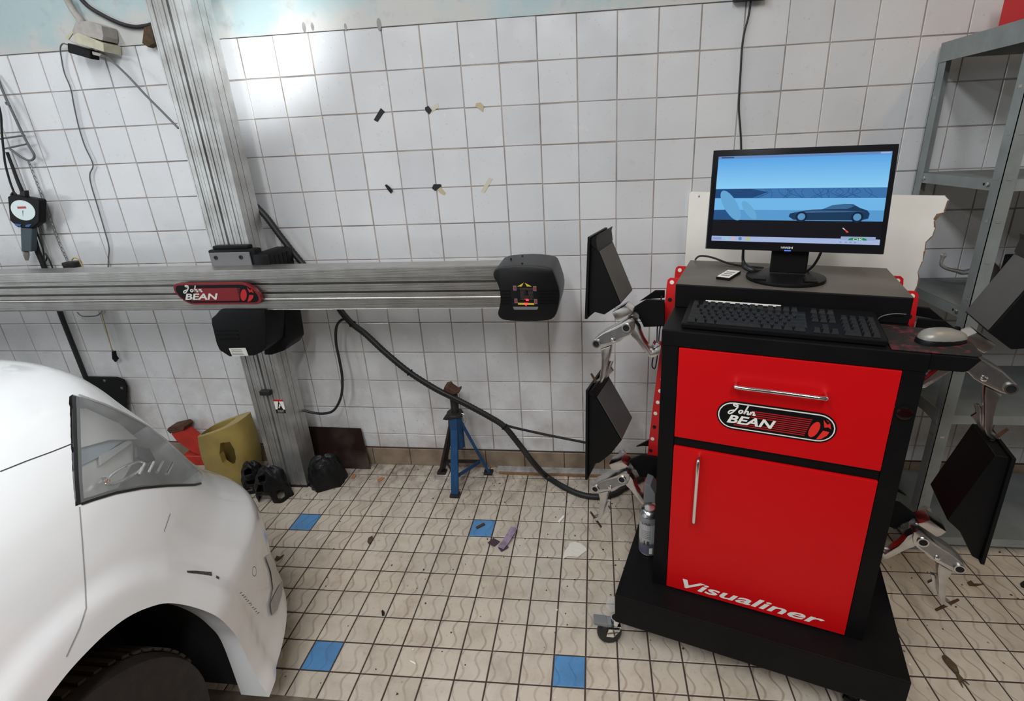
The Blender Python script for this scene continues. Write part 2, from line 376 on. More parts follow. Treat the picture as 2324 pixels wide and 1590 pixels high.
M['bottle'] = mat('translucent_white_plastic', (.66, .66, .64), .35)
M['glassd'] = mat('dark_car_glass', (.02, .025, .03), .08)
M['wallp'] = mat('beige_wall_paint', (.46, .43, .38), .8, var=.3, vscale=3)
def em(name, c, s=1.0):
    mt = bpy.data.materials.new(name); mt.use_nodes = True; b = mt.node_tree.nodes['Principled BSDF']
    b.inputs['Base Color'].default_value = (0, 0, 0, 1); b.inputs['Roughness'].default_value = .5; b.inputs['Specular IOR Level'].default_value = .08
    b.inputs['Emission Color'].default_value = (*c, 1); b.inputs['Emission Strength'].default_value = s; return mt

# ------------------------------------------------------------------ the room
def vis_px(P):
    q = RM @ (np.array(P) - CAM)
    return (PCX + FPX * q[0] / q[2], PCY + FPX * q[1] / q[2], q[2]) if q[2] > .05 else (-9999, -9999, -1)
def tile_mesh(name, w, d, t, bev, mats, drop=None):
    """tile lying in the xy plane, top face at z=0"""
    mb = MB(); a, b = w / 2, d / 2; e = bev
    mb.add([(-a, -b, -t), (a, -b, -t), (a, b, -t), (-a, b, -t), (-a, -b, -e), (a, -b, -e), (a, b, -e), (-a, b, -e),
            (-a + e, -b + e, 0), (a - e, -b + e, 0), (a - e, b - e, 0), (-a + e, b - e, 0)],
           [[0, 1, 5, 4], [1, 2, 6, 5], [2, 3, 7, 6], [3, 0, 4, 7], [4, 5, 9, 8], [5, 6, 10, 9], [6, 7, 11, 10], [7, 4, 8, 11], [8, 9, 10, 11]])
    me = bpy.data.meshes.new(name); me.from_pydata([tuple(q) for q in mb.v], [], mb.f); me.materials.append(mats); return me
def lay(parent, name, cells, meshes, stuffname, matlist):
    """cells: (matrix, meshkey); the 300 that show largest become parts, the rest one joined part"""
    sc = []
    for Mx, k in cells:
        u, v, z = vis_px(Mx.translation)
        inside = -90 < u < 2414 and -90 < v < 1680 and z > 0
        sc.append((z if inside else 1e3 + abs(u - 1162) + abs(v - 795), Mx, k))
    sc.sort(key=lambda t: t[0])
    for z, Mx, k in sc[:300]:
        o = bpy.data.objects.new(name, meshes[k]); COL.objects.link(o); o.parent = parent; o.matrix_local = Mx
    rest = {}
    for z, Mx, k in sc[300:]: rest.setdefault(meshes[k].materials[0].name, []).append((Mx, k))
    if sc[300:]:
        mb = MB(); ml = list(dict.fromkeys(meshes[k].materials[0] for _, Mx, k in sc[300:]))
        for _, Mx, k in sc[300:]:
            me = meshes[k]; mb.add([Mx @ q.co for q in me.vertices], [list(f.vertices) for f in me.polygons], ml.index(me.materials[0]))
        mb.build(stuffname, ml, parent, kind='stuff')
floor = MB().box((-10, -10, -.12), (5.2, .05, -.0022)).build('floor', M['fgrout'], kind='structure')
FS, FA, FX, FY = .1, -.0135, .08018, -.40127
fm = {'c': tile_mesh('tile', .0953, .0953, .008, .0014, M['ftile']), 'b': tile_mesh('blue_tile', .0953, .0953, .008, .0014, M['fblue'])}
cells = []
for i in range(-16, 34):
    for j in range(-4, 15):
        I = (i + .5) * FS; J = (j + .5) * FS
        x = FX + I * math.cos(FA) - J * math.sin(FA); y = FY - I * math.sin(FA) - J * math.cos(FA)
        if x > 4.2: continue
        blue = (j % 12 == 0 and i % 8 == 0) or (j % 12 == 6 and i % 8 == 4)
        if (i, j) in ((24, 0), (20, 6)): blue = False
        rz = -FA
        Mx = Matrix.Translation((x, y, random.uniform(-.0006, .0006))) @ Matrix.Rotation(rz, 4, 'Z') @ Matrix.Rotation(random.gauss(0, .003), 4, 'X') @ Matrix.Rotation(random.gauss(0, .003), 4, 'Y')
        cells.append((Mx, 'b' if blue else 'c'))
lay(floor, 'tile', cells, fm, 'distant_tiles', None)

H, TW = 1.97683, .15
wall = MB().box((-10, .0025, -.12), (4.4, .16, 3.36)).build('wall_back', M['grout'], kind='structure')
wm = {'t': tile_mesh('tile', .1459, .1459, .008, .0016, M['tile']), 'h': tile_mesh('cut_tile', .1459, .0757, .008, .0016, M['tile'])}
cells = []
RX = Matrix.Rotation(math.pi / 2, 4, 'X')
for c in range(-18, 28):
    for r in range(13):
        x = (c + .5) * TW; z = H - (r + .5) * TW; k = 't'
        if r == 12: z = H - 12 * TW - .0015 - .038; k = 'h'
        sd = .0045
        Mx = Matrix.Translation((x + random.gauss(0, .0005), random.uniform(-.0005, .0005), z + random.gauss(0, .0005))) @ RX @ Matrix.Rotation(random.gauss(0, sd), 4, 'X') @ Matrix.Rotation(random.gauss(0, sd), 4, 'Y')
        cells.append((Mx, k))
lay(wall, 'tile', cells, wm, 'distant_tiles', None)
MB().box((-10, -.003, H + .001), (4.4, .003, 3.36)).build('painted_plaster', M['paint'], wall)
mb = MB()
for u, v, s in ((690, 62, 1), (709, 60, .8), (784, 61, .7), (860, 55, 1.2)):
    p = on(u, v, y=-.004); mb.add([p + Vector((.011 * s * math.cos(t) * .7, 0, .026 * s * math.sin(t) * .7)) for t in np.linspace(0, 6.1, 10)], [list(range(10))])
mb.build('mortar_stain', M['concrete'], wall)
bb = MB().box((-10, -.006, -.01), (4.4, .003, .0975)).build('baseboard_back', M['fgrout'], kind='structure')
bt = tile_mesh('skirting_tile', .1955, .0955, .008, .0016, M['base_t'])
x0 = on(848, 1035, y=-.012).x
for k in range(-14, 17):
    o = bpy.data.objects.new('skirting_tile', bt); COL.objects.link(o); o.parent = bb
    o.matrix_local = Matrix.Translation((x0 + (k + .5) * .1985, -.012, .0485)) @ RX
tr = MB().box((.915, -.055, 0), (2.3, -.012, .014)).build('trim_1', M['concrete'], kind='structure', bev=.003)
MB().box((.93, -.066, 0), (2.3, -.0552, .009)).build('edging_strip', M['skin'], tr)
MB().box((4.3, -10, -.12), (4.42, .16, 3.36)).build('wall_right', M['wallp'], kind='structure')

# ------------------------------------------------------------------ aluminium lift column
col = thing('alignment_tower', 'tall grooved aluminium tower standing on the floor before the tiled wall', 'tower', (-.083, -.163, 0))
def notch(pts, a, b, p0, p1, nrm, d):
    """walk from p0 to p1 with dovetail notches at fractions [(f0,f1)]"""
    out = []
    for f0, f1, dd in sorted(pts):
        q0 = p0 + (p1 - p0) * f0; q1 = p0 + (p1 - p0) * f1
        out += [q0, q0 + nrm * dd, q1 + nrm * dd, q1]
    return out
cl = []
A, B, Cc, D = (Vector((-.170, -.216, 0)), Vector((.004, -.216, 0)), Vector((.004, -.108, 0)), Vector((-.170, -.108, 0)))
g1 = [(.03, .04, .0012), (.13, .165, .006), (.20, .21, .0012), (.27, .28, .0012), (.36, .395, .006), (.46, .515, .016), (.57, .58, .0012), (.62, .655, .006), (.72, .73, .0012), (.80, .83, .005), (.89, .90, .0012)]
cl += [A] + notch(g1, 0, 0, A, B, Vector((0, 1, 0)), 0) + [B] + notch([(.30, .325, .005), (.62, .645, .005)], 0, 0, B, Cc, Vector((-1, 0, 0)), 0) + [Cc, D]
cl += notch([(.36, .38, .005), (.67, .70, .005)], 0, 0, D, A, Vector((1, 0, 0)), 0)
MB().prism([q + Vector((0, 0, .012)) for q in cl], (0, 0, 2.75)).build('column_profile', M['alud'], col)
MB().box((-.172, -.219, 0), (.007, -.105, .0118)).build('base_plate', M['darkst'], col, bev=.002)
lv = on(605, 890, y=-.228)
MB().box((lv.x - .028, -.2405, lv.z - .012), (lv.x + .022, -.2162, lv.z + .012), bev=.004).build('end_stop', M['rubber'], col)
# warning sticker: orange band, white field with pictogram, black text field
sk = MB(); s0 = on(620, 906, y=-.2168); s1 = on(645, 937, y=-.2168); sx, sz, sw, sh = s0.x, s1.z, .047, s0.z - s1.z
sk.add([(sx, -.2166, sz), (sx + sw, -.2166, sz), (sx + sw, -.2166, sz + sh), (sx, -.2166, sz + sh)], [[0, 1, 2, 3]])
st = sk.build('warning_sticker', M['white'], col)
mb = MB(); mb.add([(sx, -.2169, sz + sh * .86), (sx + sw, -.2169, sz + sh * .86), (sx + sw, -.2169, sz + sh), (sx, -.2169, sz + sh)], [[0, 1, 2, 3]]); mb.build('orange_band', M['jred'], st)
mb = MB(); mb.add([(sx, -.2169, sz), (sx + sw, -.2169, sz), (sx + sw, -.2169, sz + sh * .27), (sx, -.2169, sz + sh * .27)], [[0, 1, 2, 3]]); mb.build('black_field', M['dark'], st)
mb = MB(); c0 = Vector((sx + sw / 2, -.2169, sz + sh * .56))
mb.add([c0 + Vector((.015 * a, 0, .026 * b)) for a, b in ((-1, -.9), (1, -.9), (0, 1))], [[0, 1, 2]]); mb.build('pictogram', M['dark'], st)
mb = MB(); mb.add([c0 + Vector((.008 * a, -.0003, .013 * b)) for a, b in ((-.9, -1), (-.1, -1), (.2, -.2), (.9, -.3), (.2, .8))], [[0, 1, 2, 3, 4]]); mb.build('pictogram_hand', M['white'], st)
mb = MB(); add_text(mb, 'PINCH', (sx + sw * .2, -.2172, sz + sh * .15), (1, 0, 0), (0, 0, 1), sw * .6, sh * .07); add_text(mb, 'POINT', (sx + sw * .2, -.2172, sz + sh * .05), (1, 0, 0), (0, 0, 1), sw * .6, sh * .07); mb.build('sticker_text', M['offw'], st)

# ------------------------------------------------------------------ camera beam on the column
beam = thing('camera_crossbar', 'long horizontal ribbed aluminium crossbar carrying a black camera pod at its right end', 'crossbar', (-.083, -.30, .95))
zt, zb, yf, yb = 1.119, .956, -.352, -.258
hh = zt - zb
pr = []
def rib(f0, f1, y, n):
    for k in range(n):
        a = f0 + (f1 - f0) * k / n; b = f0 + (f1 - f0) * (k + .62) / n; c = f0 + (f1 - f0) * (k + 1) / n
        pr.extend([(y, a), (y, b), (y + .0030, b + (c - b) * .2), (y + .0030, c - (c - b) * .2)])
pr.append((yf, 0)); rib(.02, .235, yf, 8); pr += [(yf, .245), (yf + .016, .25)]; rib(.255, .36, yf + .016, 4)
pr += [(yf + .016, .362), (yf + .036, .367), (yf + .036, .396), (yf + .006, .40)]; rib(.405, .56, yf + .006, 6); pr += [(yf + .006, .568), (yf + .032, .572), (yf + .032, .602), (yf + .001, .607)]
rib(.61, .695, yf + .001, 3)
for t in np.linspace(0, math.pi, 9): pr.append((yf - .006 * math.sin(t) + .001, .735 - .032 * math.cos(t)))
pr += [(yf + .004, .775), (yf + .004, .785), (yf, .79)]; rib(.795, .985, yf, 7); pr += [(yf, 1), (yb, 1), (yb, .66), (yb - .02, .62), (yb - .02, .38), (yb, .34), (yb, 0)]
MB().prism([(-1.42, y, zt - f * hh) for y, f in pr], (2.50, 0, 0)).build('rail', M['alu'], beam)
# carriage clamped behind the beam
mb = MB(); mb.box((-.150, -.262, 1.085), (.055, -.2165, 1.182), bev=.006); mb.box((-.135, -.25, 1.18), (.02, -.2165, 1.196), bev=.004)
car = mb.build('carriage', M['blackp'], beam, smooth=35)
mb = MB(); mb.box((-.143, -.2685, 1.115), (.034, -.2622, 1.172), bev=.003)
pl = mb.build('cover_plate', M['frame'], car)
for x in (-.115, -.005): MB().lathe([(.008, 0), (.008, .003), (.004, .003), (.004, -.001)], (x, -.2686, 1.152), (0, -1, 0), 14).build('screw', M['darkst'], pl)
mb = MB(); mb.box((.04, -.27, 1.06), (.115, -.10, 1.165), bev=.014); sg = mb.build('side_guard', M['blackp'], car, smooth=40)
for k in range(4): MB().box((.1145, -.235 + k * .028, 1.10), (.1165, -.222 + k * .028, 1.15)).build('vent_rib', M['blackm'], sg)
# motor cover below the beam
poly = [(478, 722), (486, 716), (497, 703), (600, 703), (603, 722), (603, 790), (592, 800), (575, 808), (520, 810), (505, 800), (497, 796), (490, 780), (479, 735)]
P = [on(u, v, y=-.372) for u, v in poly]
mc = MB(); mc.prism(P, (0, .13, 0)); mo = mc.build('motor_cover', M['blackp'], beam, bev=.010, smooth=50)
for k in range(3):
    z = on(530, 752 + k * 9, y=-.3735).z
    MB().box((-.115, -.3745, z), (-.02, -.3725, z + .005)).build('cover_rib', M['blackm'], mo)
p0_, p1_ = on(519, 790, y=-.3733), on(564, 807, y=-.3733)
mb = MB(); mb.add([on(u, v, y=-.3732) for u, v in ((519, 790), (557, 789), (564, 807), (527, 808))], [[0, 1, 2, 3]]); lb = mb.build('type_label', M['offw'], mo)
mb = MB()
for k in range(4):
    y0, y1 = 793 + k * 3.6, 794.4 + k * 3.6
    mb.add([on(u, v, y=-.3735) for u, v in ((524 + k, y0), (548 + k * 2, y0), (548 + k * 2, y1), (524 + k, y1))], [[0, 1, 2, 3]])
mb.build('label_lines', M['frame'], lb)
mb = MB(); mb.prism([on(u, v, y=-.24) for u, v in ((600, 703), (641, 703), (644, 718), (652, 765), (654, 782), (645, 796), (615, 806), (598, 806))], (0, .13, 0)); gd = mb.build('side_guard', M['blackp'], beam, bev=.010, smooth=50)
for k in range(4):
    a = on(632 + k * 1.2, 742 + k * 9, y=-.2415); MB().box((a.x - .012, -.2435, a.z), (a.x + .010, -.2395, a.z + .005)).build('vent_rib', M['blackm'], gd)
# John Bean badge
def pill(w, h, n=12, sk=0):
    r = h / 2; out = []
    for t in np.linspace(-math.pi / 2, math.pi / 2, n): out.append((w / 2 - r + r * math.cos(t) + sk * math.sin(t) * r, r * math.sin(t)))
    for t in np.linspace(math.pi / 2, 3 * math.pi / 2, n): out.append((-w / 2 + r + r * math.cos(t) + sk * math.sin(t) * r, r * math.sin(t)))
    return out
JOHN = [[(.60, .86), (.42, .98), (.30, .90), (.42, .80), (.56, .80), (.50, .62), (.30, .28), (.12, .10), (.02, .16), (.10, .34), (.36, .46)],
        [(.84, .52), (.72, .48), (.66, .34), (.74, .24), (.86, .34), (.88, .48), (.80, .52)],
        [(1.20, .96), (1.10, .66), (.98, .24), (1.08, .44), (1.20, .50), (1.22, .40), (1.18, .26), (1.24, .24), (1.32, .32)],
        [(1.40, .50), (1.34, .24), (1.44, .44), (1.56, .50), (1.58, .40), (1.54, .26), (1.60, .24), (1.68, .30)]]
def badge(parent, c, ex, ez, nrm, w, h, rimmat, raised, linemat, dull):
    c = Vector(c); ex = Vector(ex); ez = Vector(ez); nrm = Vector(nrm); red = M['redm'] if dull else M['redb']
    P = lambda x, z, k: c + ex * x + ez * z + nrm * (raised + .0007 * k)
    sk = -.55 if dull else 0
    flip = lambda pts: pts if sk == 0 else pts
    mb = MB(); poly = [P(x, z, 0) for x, z in pill(w, h, 12, sk)]
    mb.prism(poly, -nrm * (raised - .0005)); bd = mb.build('badge', rimmat, parent, bev=.0012 if dull else 0)
    mb = MB(); mb.add([P(x, z, .6) for x, z in pill(w * .975, h * .90, 12, sk)], [list(range(24))]); mb.build('badge_border', M['redbord'] if dull else linemat, bd)
    mb = MB(); mb.add([P(x, z, 1) for x, z in pill(w * .955, h * .82, 12, sk)], [list(range(24))]); mb.build('badge_field', M['blackp'], bd)
    if dull:
        mb = MB(); mb.add([P(x * w, z * h, 1.6) for x, z in ((-.24, -.30), (.26, -.30), (.26, .27), (-.27, .27))], [[0, 1, 2, 3]]); mb.build('badge_band', M['redmd'], bd)
    mb = MB()
    n = 9
    for k in range(n):
        z = .24 - .55 * k / (n - 1); x0 = -.20 if z > -.02 else (-.02 if z > -.22 else -.34); x1 = .30 - .05 * k / n
        mb.add([P(x * w, zz * h, 2) for x, zz in ((x0, z - .017), (x1, z - .017), (x1, z + .017), (x0, z + .017))], [[0, 1, 2, 3]])
    mb.build('badge_stripes', M['redm'] if not dull else M['redbord'], bd)
    mb = MB(); el = [(.325 + .038 * math.cos(t) + .02 * math.sin(t), -.06 + .27 * math.sin(t)) for t in np.linspace(0, 2 * math.pi, 20, endpoint=False)]
    mb.add([P(x * w, z * h, 3.4) for x, z in el], [list(range(20))])
    el2 = [(.335 + .058 * math.cos(t) + .02 * math.sin(t), -.06 + .34 * math.sin(t)) for t in np.linspace(0, 2 * math.pi, 20, endpoint=False)]
    mb.add([P(x * w, z * h, 2.7) for x, z in el2], [list(range(20))], 1)
    for pts in ([(.385, .30), (.40, .05), (.43, .08), (.455, .02), (.44, .22), (.42, .16), (.40, .24)], [(.395, -.05), (.445, -.07), (.43, -.20), (.39, -.34), (.35, -.38)], [(.405, .30), (.43, .24), (.445, .16), (.425, .28)]):
        mb.add([P(x * w, z * h, 3.4) for x, z in pts], [list(range(len(pts)))])
    mb.build('cylinder_emblem', [red, M['blackp']], bd)
    mb = MB()
    jw = .135 * w; jh = .40 * h
    for st_ in JOHN: mb.ribbon([P((-.40 + x / 1.7 * .24) * w, (.02 + z * .40) * h, 3) for x, z in st_], .0036 * w / .27, nrm, .0002)
    mb.build('john_lettering', M['white'] if not dull else M['offw'], bd)
    mb = MB(); add_text(mb, 'BEAN', P(-.405 * w, -.26 * h, 3), ex, ez, .42 * w, .29 * h, .30, .03); mb.build('bean_lettering', M['white'] if not dull else M['offw'], bd)
    return bd
a, b_ = on(398, 665, y=-.375), on(585, 667, y=-.375)
badge(beam, ((a.x + b_.x) / 2, -.3535, (a.z + b_.z) / 2 - .002), (1, 0, 0), (0, 0, 1), (0, -1, 0), b_.x - a.x, .088, M['redbord'], .018, M['redbord'], True)
# camera pod
S = 5.81
out = [(1270, 370), (1276, 330), (1300, 300), (1350, 278), (1420, 265), (1550, 254), (1700, 250), (1820, 254), (1940, 268), (2030, 290), (2060, 315), (2082, 365), (2110, 440), (2140, 530), (2155, 610), (2155, 680), (2142, 760), (2125, 830), (2105, 890), (2080, 930), (2040, 960), (1980, 975), (1850, 985), (1700, 988), (1550, 982), (1440, 972), (1390, 960), (1350, 930), (1332, 895), (1334, 860), (1350, 810), (1363, 740), (1367, 680), (1358, 580), (1340, 520), (1315, 460), (1285, 415)]
F = [on(900 + u / S, 560 + v / S, y=-.41) for u, v in out]
cc = sum(F, Vector()) / len(F)
pm = MB(); rings = []
for y, s in ((-.41, .965), (-.4085, .985), (-.402, 1.0), (-.39, 1.008), (-.22, 1.02), (-.20, 1.0), (-.19, .95)):
    rings.append([Vector((cc.x + (q.x - cc.x) * s, y, cc.z + (q.z - cc.z) * s)) for q in F])
n = len(F); vs_ = [q for r in rings for q in r]
fs_ = [[i * n + k, i * n + (k + 1) % n, (i + 1) * n + (k + 1) % n, (i + 1) * n + k] for i in range(len(rings) - 1) for k in range(n)] + [list(range(n)), [(len(rings) - 1) * n + k for k in range(n)]]
pm.add(vs_, fs_); pod = pm.build('camera_pod', M['pod'], beam, smooth=40)
Q = lambda u, v, y=-.4112: on(900 + u / S, 560 + v / S, y=y)
def quad(pts, name, mt, par, y=-.4112, dep=.0012):
    mb = MB(); mb.prism([Q(u, v, y) for u, v in pts], (0, dep, 0)); return mb.build(name, mt, par)
win = quad([(1503, 480), (1520, 460), (1830, 460), (1848, 480), (1875, 800), (1860, 825), (1545, 825), (1528, 800)], 'window_bezel', M['blackg'], pod)
quad([(1535, 790), (1868, 790), (1866, 812), (1850, 828), (1556, 828), (1540, 812)], 'bezel_lip', M['frame'], pod, -.4122, .001)
for pts in ([(1535, 512), (1578, 512), (1582, 575), (1540, 575)], [(1800, 518), (1842, 518), (1845, 583), (1803, 583)], [(1552, 682), (1592, 682), (1597, 742), (1556, 742)], [(1813, 690), (1853, 690), (1858, 752), (1817, 752)]):
    fr_ = quad(pts, 'corner_lamp', M['frame'], pod, -.4124, .0012); cx_ = sum(p[0] for p in pts) / 4; cy_ = sum(p[1] for p in pts) / 4
    quad([(cx_ + (p[0] - cx_) * .62, cy_ + (p[1] - cy_) * .66) for p in pts], 'red_led', M['ledoff'], fr_, -.4130, .0006)
quad([(1592, 522), (1676, 474), (1650, 522)], 'arrow_half', M['yel'], pod, -.4124); quad([(1690, 474), (1782, 522), (1720, 522)], 'arrow_half', M['yel'], pod, -.4124)
quad([(1600, 738), (1812, 742), (1815, 765), (1603, 762)], 'yellow_bar', M['yel'], pod, -.4124)
quad([(1680, 738), (1735, 738), (1708, 780)], 'arrow_lamp', M['led'], pod, -.4132, .0008)
mb = MB()
for r in range(9):
    for c_ in range(13):
        u = 1632 + c_ * 13.2 + r * 1.2; v = 545 + r * 18 + (c_ % 2) * 5
        if 1690 < u < 1740 and 570 < v < 640: continue
        q = Q(u, v, -.4124); mb.box((q.x - .0008, -.4128, q.z - .0011), (q.x + .0008, -.412, q.z + .0011), mi=1 if (v > 680 and 1690 < u < 1740) else 0)
mb.build('led_grid', [M['ledg'], M['led']], pod, kind='stuff')
quad([(1705, 690), (1742, 692), (1742, 712), (1708, 712)], 'lit_led', M['led'], pod, -.4130, .0006)
q = Q(1712, 605, -.412); MB().lathe([(.007, 0), (.007, .002), (.004, .0022)], q, (0, -1, 0), 16).build('camera_lens', M['blackg'], pod)
for u0, u1, vv in ((1370, 1500, (578, 620, 665, 705, 745)), (1880, 2125, (575, 615, 660, 702, 742))):
    for v in vv: quad([(u0, v), (u1, v - 4), (u1, v + 4), (u0, v + 8)], 'grip_rib', M['frame'] if 0 else M['blackm'], pod, -.4125, .003)
# jog of the pod on the top: three screw holes
for u, v, y in ((1508, 150, -.25), (1660, 115, -.23), (1655, 212, -.36)):
    z = max(q.z for q in F) * 1.0; 
    p = on(900 + u / S, 560 + v / S, z=z + .0035); MB().cyl((p.x, p.y, z - .004), (p.x, p.y, z + .0042), .0035, 8).build('screw_hole', M['dark'], pod)

# the twin pod on the far end of the crossbar, outside the picture
MIR = Matrix.Translation((2 * -.165, 0, 0)) @ Matrix.Scale(-1, 4, Vector((1, 0, 0)))
p2 = pod.copy(); COL.objects.link(p2); p2.matrix_basis = MIR
for c_ in list(pod.children):
    k_ = c_.copy(); COL.objects.link(k_); k_.parent = p2
    for g_ in c_.children: h_ = g_.copy(); COL.objects.link(h_); h_.parent = k_

# ------------------------------------------------------------------ cables between column and cart
hose = [(575, 462, -.09), (604, 492, -.09), (640, 540, -.09), (686, 597, -.09), (745, 660, -.10), (775, 707, -.11), (800, 735, -.12), (830, 758, -.13), (875, 800, -.14), (930, 845, -.15), (985, 880, -.155), (1020, 898, -.16), (1060, 918, -.165), (1110, 945, -.165), (1145, 968, -.165), (1180, 1010, -.17), (1215, 1055, -.18)]
P = [on(u, v, y=y) for u, v, y in hose]
fl = [(1240, 1080, .016), (1280, 1105, .014), (1320, 1122, .013), (1360, 1127, .013), (1395, 1120, .013), (1420, 1105, .015)]
for u, v, z in fl: P.append(on(u, v, z=z))
P.append(P[-1] + Vector((.10, .09, 0)))
hz = thing('corrugated_hose', 'thick black corrugated cable hose hanging from the column and looping onto the floor', 'hose', P[-1])
PP, _ = catmull(P, [1] * len(P), 8)
PR = []; RR = []
for i in range(len(PP) - 1):
    for k in range(2): PR.append(PP[i].lerp(PP[i + 1], k / 2)); RR.append(.0142 if k == 0 else .0126)
MB().sweep(PR, RR, 10).build('hose_tube', M['rubber'], hz, smooth=60)
sp = [q + Vector((.004, -.016, .012)) for q in P[5:15]]
MB().sweep(sp, .006, 8, smooth=6).build('side_cable', M['cable'], hz, smooth=60)
for k in (6, 9, 14): MB().lathe([(.0165, -.003), (.0175, 0), (.0165, .003)], P[k], (P[k + 1] - P[k - 1]), 12).build('cable_tie', M['blackp'], hz)
def cable(name, label, pts, r, mt, cat='cable', smooth=8, n=8, group=None):
    o = MB().sweep(pts, r, n, smooth=smooth).build(name, mt, smooth=60); return tag(o, label, cat, group)
cable('power_cable', 'black cable looping from the hose back to the foot of the column', [on(u, v, y=y) for u, v, y in ((786, 722, -.125), (772, 728, -.11), (763, 745, -.10), (763, 780, -.10), (771, 820, -.11), (777, 860, -.11), (774, 900, -.11), (758, 930, -.11), (735, 938, -.11), (710, 936, -.11), (690, 931, -.115))], .0062, M['cable'])
cable('branch_cable', 'straight black cable branching from the hose towards the cart', [on(u, v, y=y) for u, v, y in ((1130, 957, -.16), (1160, 968, -.15), (1230, 984, -.12), (1330, 1004, -.10), (1380, 1012, -.10))], .0058, M['cable'])

# ------------------------------------------------------------------ blue axle stand
jk = thing('axle_stand', 'blue steel axle stand with a rusty saddle under the hose', 'axle stand', (.755, -.13, 0))
top = Vector((.762, -.13, .375))
feet = [Vector((.755, -.240, 0)), Vector((.876, -.060, 0)), Vector((.640, -.068, 0)), Vector((.690, -.130, 0))]
jb = MB(); jb.cyl((.762, -.13, .20), (.762, -.13, .378), .030, 14); jb.build('socket_tube', M['blue'], jk, smooth=40)
MB().lathe([(.036, .370), (.040, .376), (.036, .385), (.02, .386)], (.762, -.13, 0), n=14).build('socket_collar', M['darkst'], jk)
MB().cyl((.764, -.13, .30), (.766, -.13, .495), .0185, 14).build('ratchet_post', M['darkst'], jk, smooth=40)
mb = MB(); mb.prism([(.728, -.155, .505), (.735, -.155, .525), (.755, -.155, .53), (.762, -.155, .518), (.785, -.155, .500), (.802, -.155, .507), (.80, -.155, .494), (.775, -.155, .486), (.745, -.155, .49)], (0, .05, 0)); mb.build('saddle', M['rust'], jk, bev=.003)
def bar(mb, a, b, w, t, side):
    a = Vector(a); b = Vector(b); d = (b - a).normalized(); s = (Vector(side) - d * Vector(side).dot(d)).normalized(); k = d.cross(s)
    mb.add([q + s * x * w / 2 + k * y * t / 2 for q in (a, b) for x, y in ((-1, -1), (1, -1), (1, 1), (-1, 1))], [[0, 1, 2, 3], [7, 6, 5, 4], [0, 4, 5, 1], [1, 5, 6, 2], [2, 6, 7, 3], [3, 7, 4, 0]])
for i, f in enumerate(feet[:3]):
    d = (f - Vector((.762, -.13, 0))).normalized(); side = d.cross(Vector((0, 0, 1)))
    mb = MB(); t0 = Vector((.762, -.13, .365)) + d * .024; kn = Vector((.762, -.13, .305)) + d * .030; bt = f.copy(); bt.z = .012
    bar(mb, t0, kn, .034, .012, side); bar(mb, kn, bt, .034, .014, side); lg = mb.build('leg', M['blue'] if i != 2 else M['darkst'], jk, bev=.0015)
    MB().box((f.x - .022, f.y - .018, 0), (f.x + .022, f.y + .018, .014), bev=.003).build('foot', M['darkst'], lg)
mids = [Vector((.762, -.13, 0)).lerp(f, .72) + Vector((0, 0, .082)) for f in feet[:3]]
for a, b in ((0, 1), (1, 2), (2, 0)):
    mb = MB(); bar(mb, mids[a], mids[b], .018, .005, (0, 0, 1)); mb.build('brace', M['darkst'] if 2 in (a, b) else M['blue'], jk)
q = Vector((.762, -.13, .372)); mb = MB(); mb.prism([(.712, -.165, .362), (.722, -.165, .375), (.80, -.165, .388), (.806, -.165, .384), (.79, -.165, .372), (.73, -.165, .358)], (0, .03, 0)); mb.build('pawl_lever', M['darkst'], jk, bev=.002)
MB().sweep([(.80, -.15, .388), (.815, -.15, .378), (.818, -.15, .352), (.808, -.15, .338), (.803, -.15, .35), (.80, -.15, .37)], .0018, 6, smooth=5).build('chain_ring', M['zinc'], jk)

# ------------------------------------------------------------------ red and black wheel aligner cart
cart = thing('alignment_cart', 'red and black wheel aligner cabinet on a black wheeled platform', 'cart', tuple((CART @ Vector((.385, .25, 0)))))
X0, X1, YF, YK = .098, .672, .0875, .605
mb = MB(CART); mb.box((-.0, .0, .10), (.767, .400, .21)); mb.build('platform', M['blackm'], cart, bev=.003)
mb = MB(CART); mb.box((X0, YF + .018, .2105), (X1, YK, 1.0185)); body = mb.build('cabinet_body', M['blackm'], cart, bev=.003)
for x0, x1 in ((X0, .1405), (.6295, X1)):
    mb = MB(CART); mb.box((x0, YF, .2105), (x1, YF + .0175, 1.0185)); mb.build('frame_post', M['blackm'], cart, bev=.002)
mb = MB(CART); mb.box((.1406, YF + .004, .723), (.6294, YF + .0175, .7505)); mb.build('frame_rail', M['blackm'], cart, bev=.002)
mb = MB(CART); mb.box((.142, YF - .003, .7525), (.628, YF + .0175, 1.0165)); drw = mb.build('drawer', M['red'], cart, bev=.0018)
mb = MB(CART); mb.box((.142, YF - .003, .2155), (.628, YF + .0175, .7215)); dor = mb.build('cabinet_door', M['red'], cart, bev=.0018)
def handle(par, a, b, off, r):
    a = Vector(a); b = Vector(b); o = Vector((0, -off, 0)); d = (b - a).normalized()
    mb = MB(CART); mb.sweep([a, a + o * .75, a + o + d * off * .3, a.lerp(b, .5) + o, b + o - d * off * .3, b + o * .75, b], r, 12, smooth=6)
    return mb.build('handle', M['chrome'], par, smooth=60)
handle(drw, (.287, YF - .003, .940), (.486, YF - .003, .940), .030, .0052)
handle(dor, (.212, YF - .003, .706), (.212, YF - .003, .503), .030, .0052)
cx_ = tuple(CART @ Vector((.385, YF - .0032, .8455)))
badge(drw, cx_, tuple(EX), (0, 0, 1), tuple(-EY), .276, .083, M['blackp'], .0012, M['white'], False)
mb = MB(CART); add_text(mb, 'Visualiner', (.190, YF - .0036, .2285), (1, 0, 0), (0, 0, 1), .386, .0335, .32, .02); mb.build('visualiner_lettering', M['white'], dor)
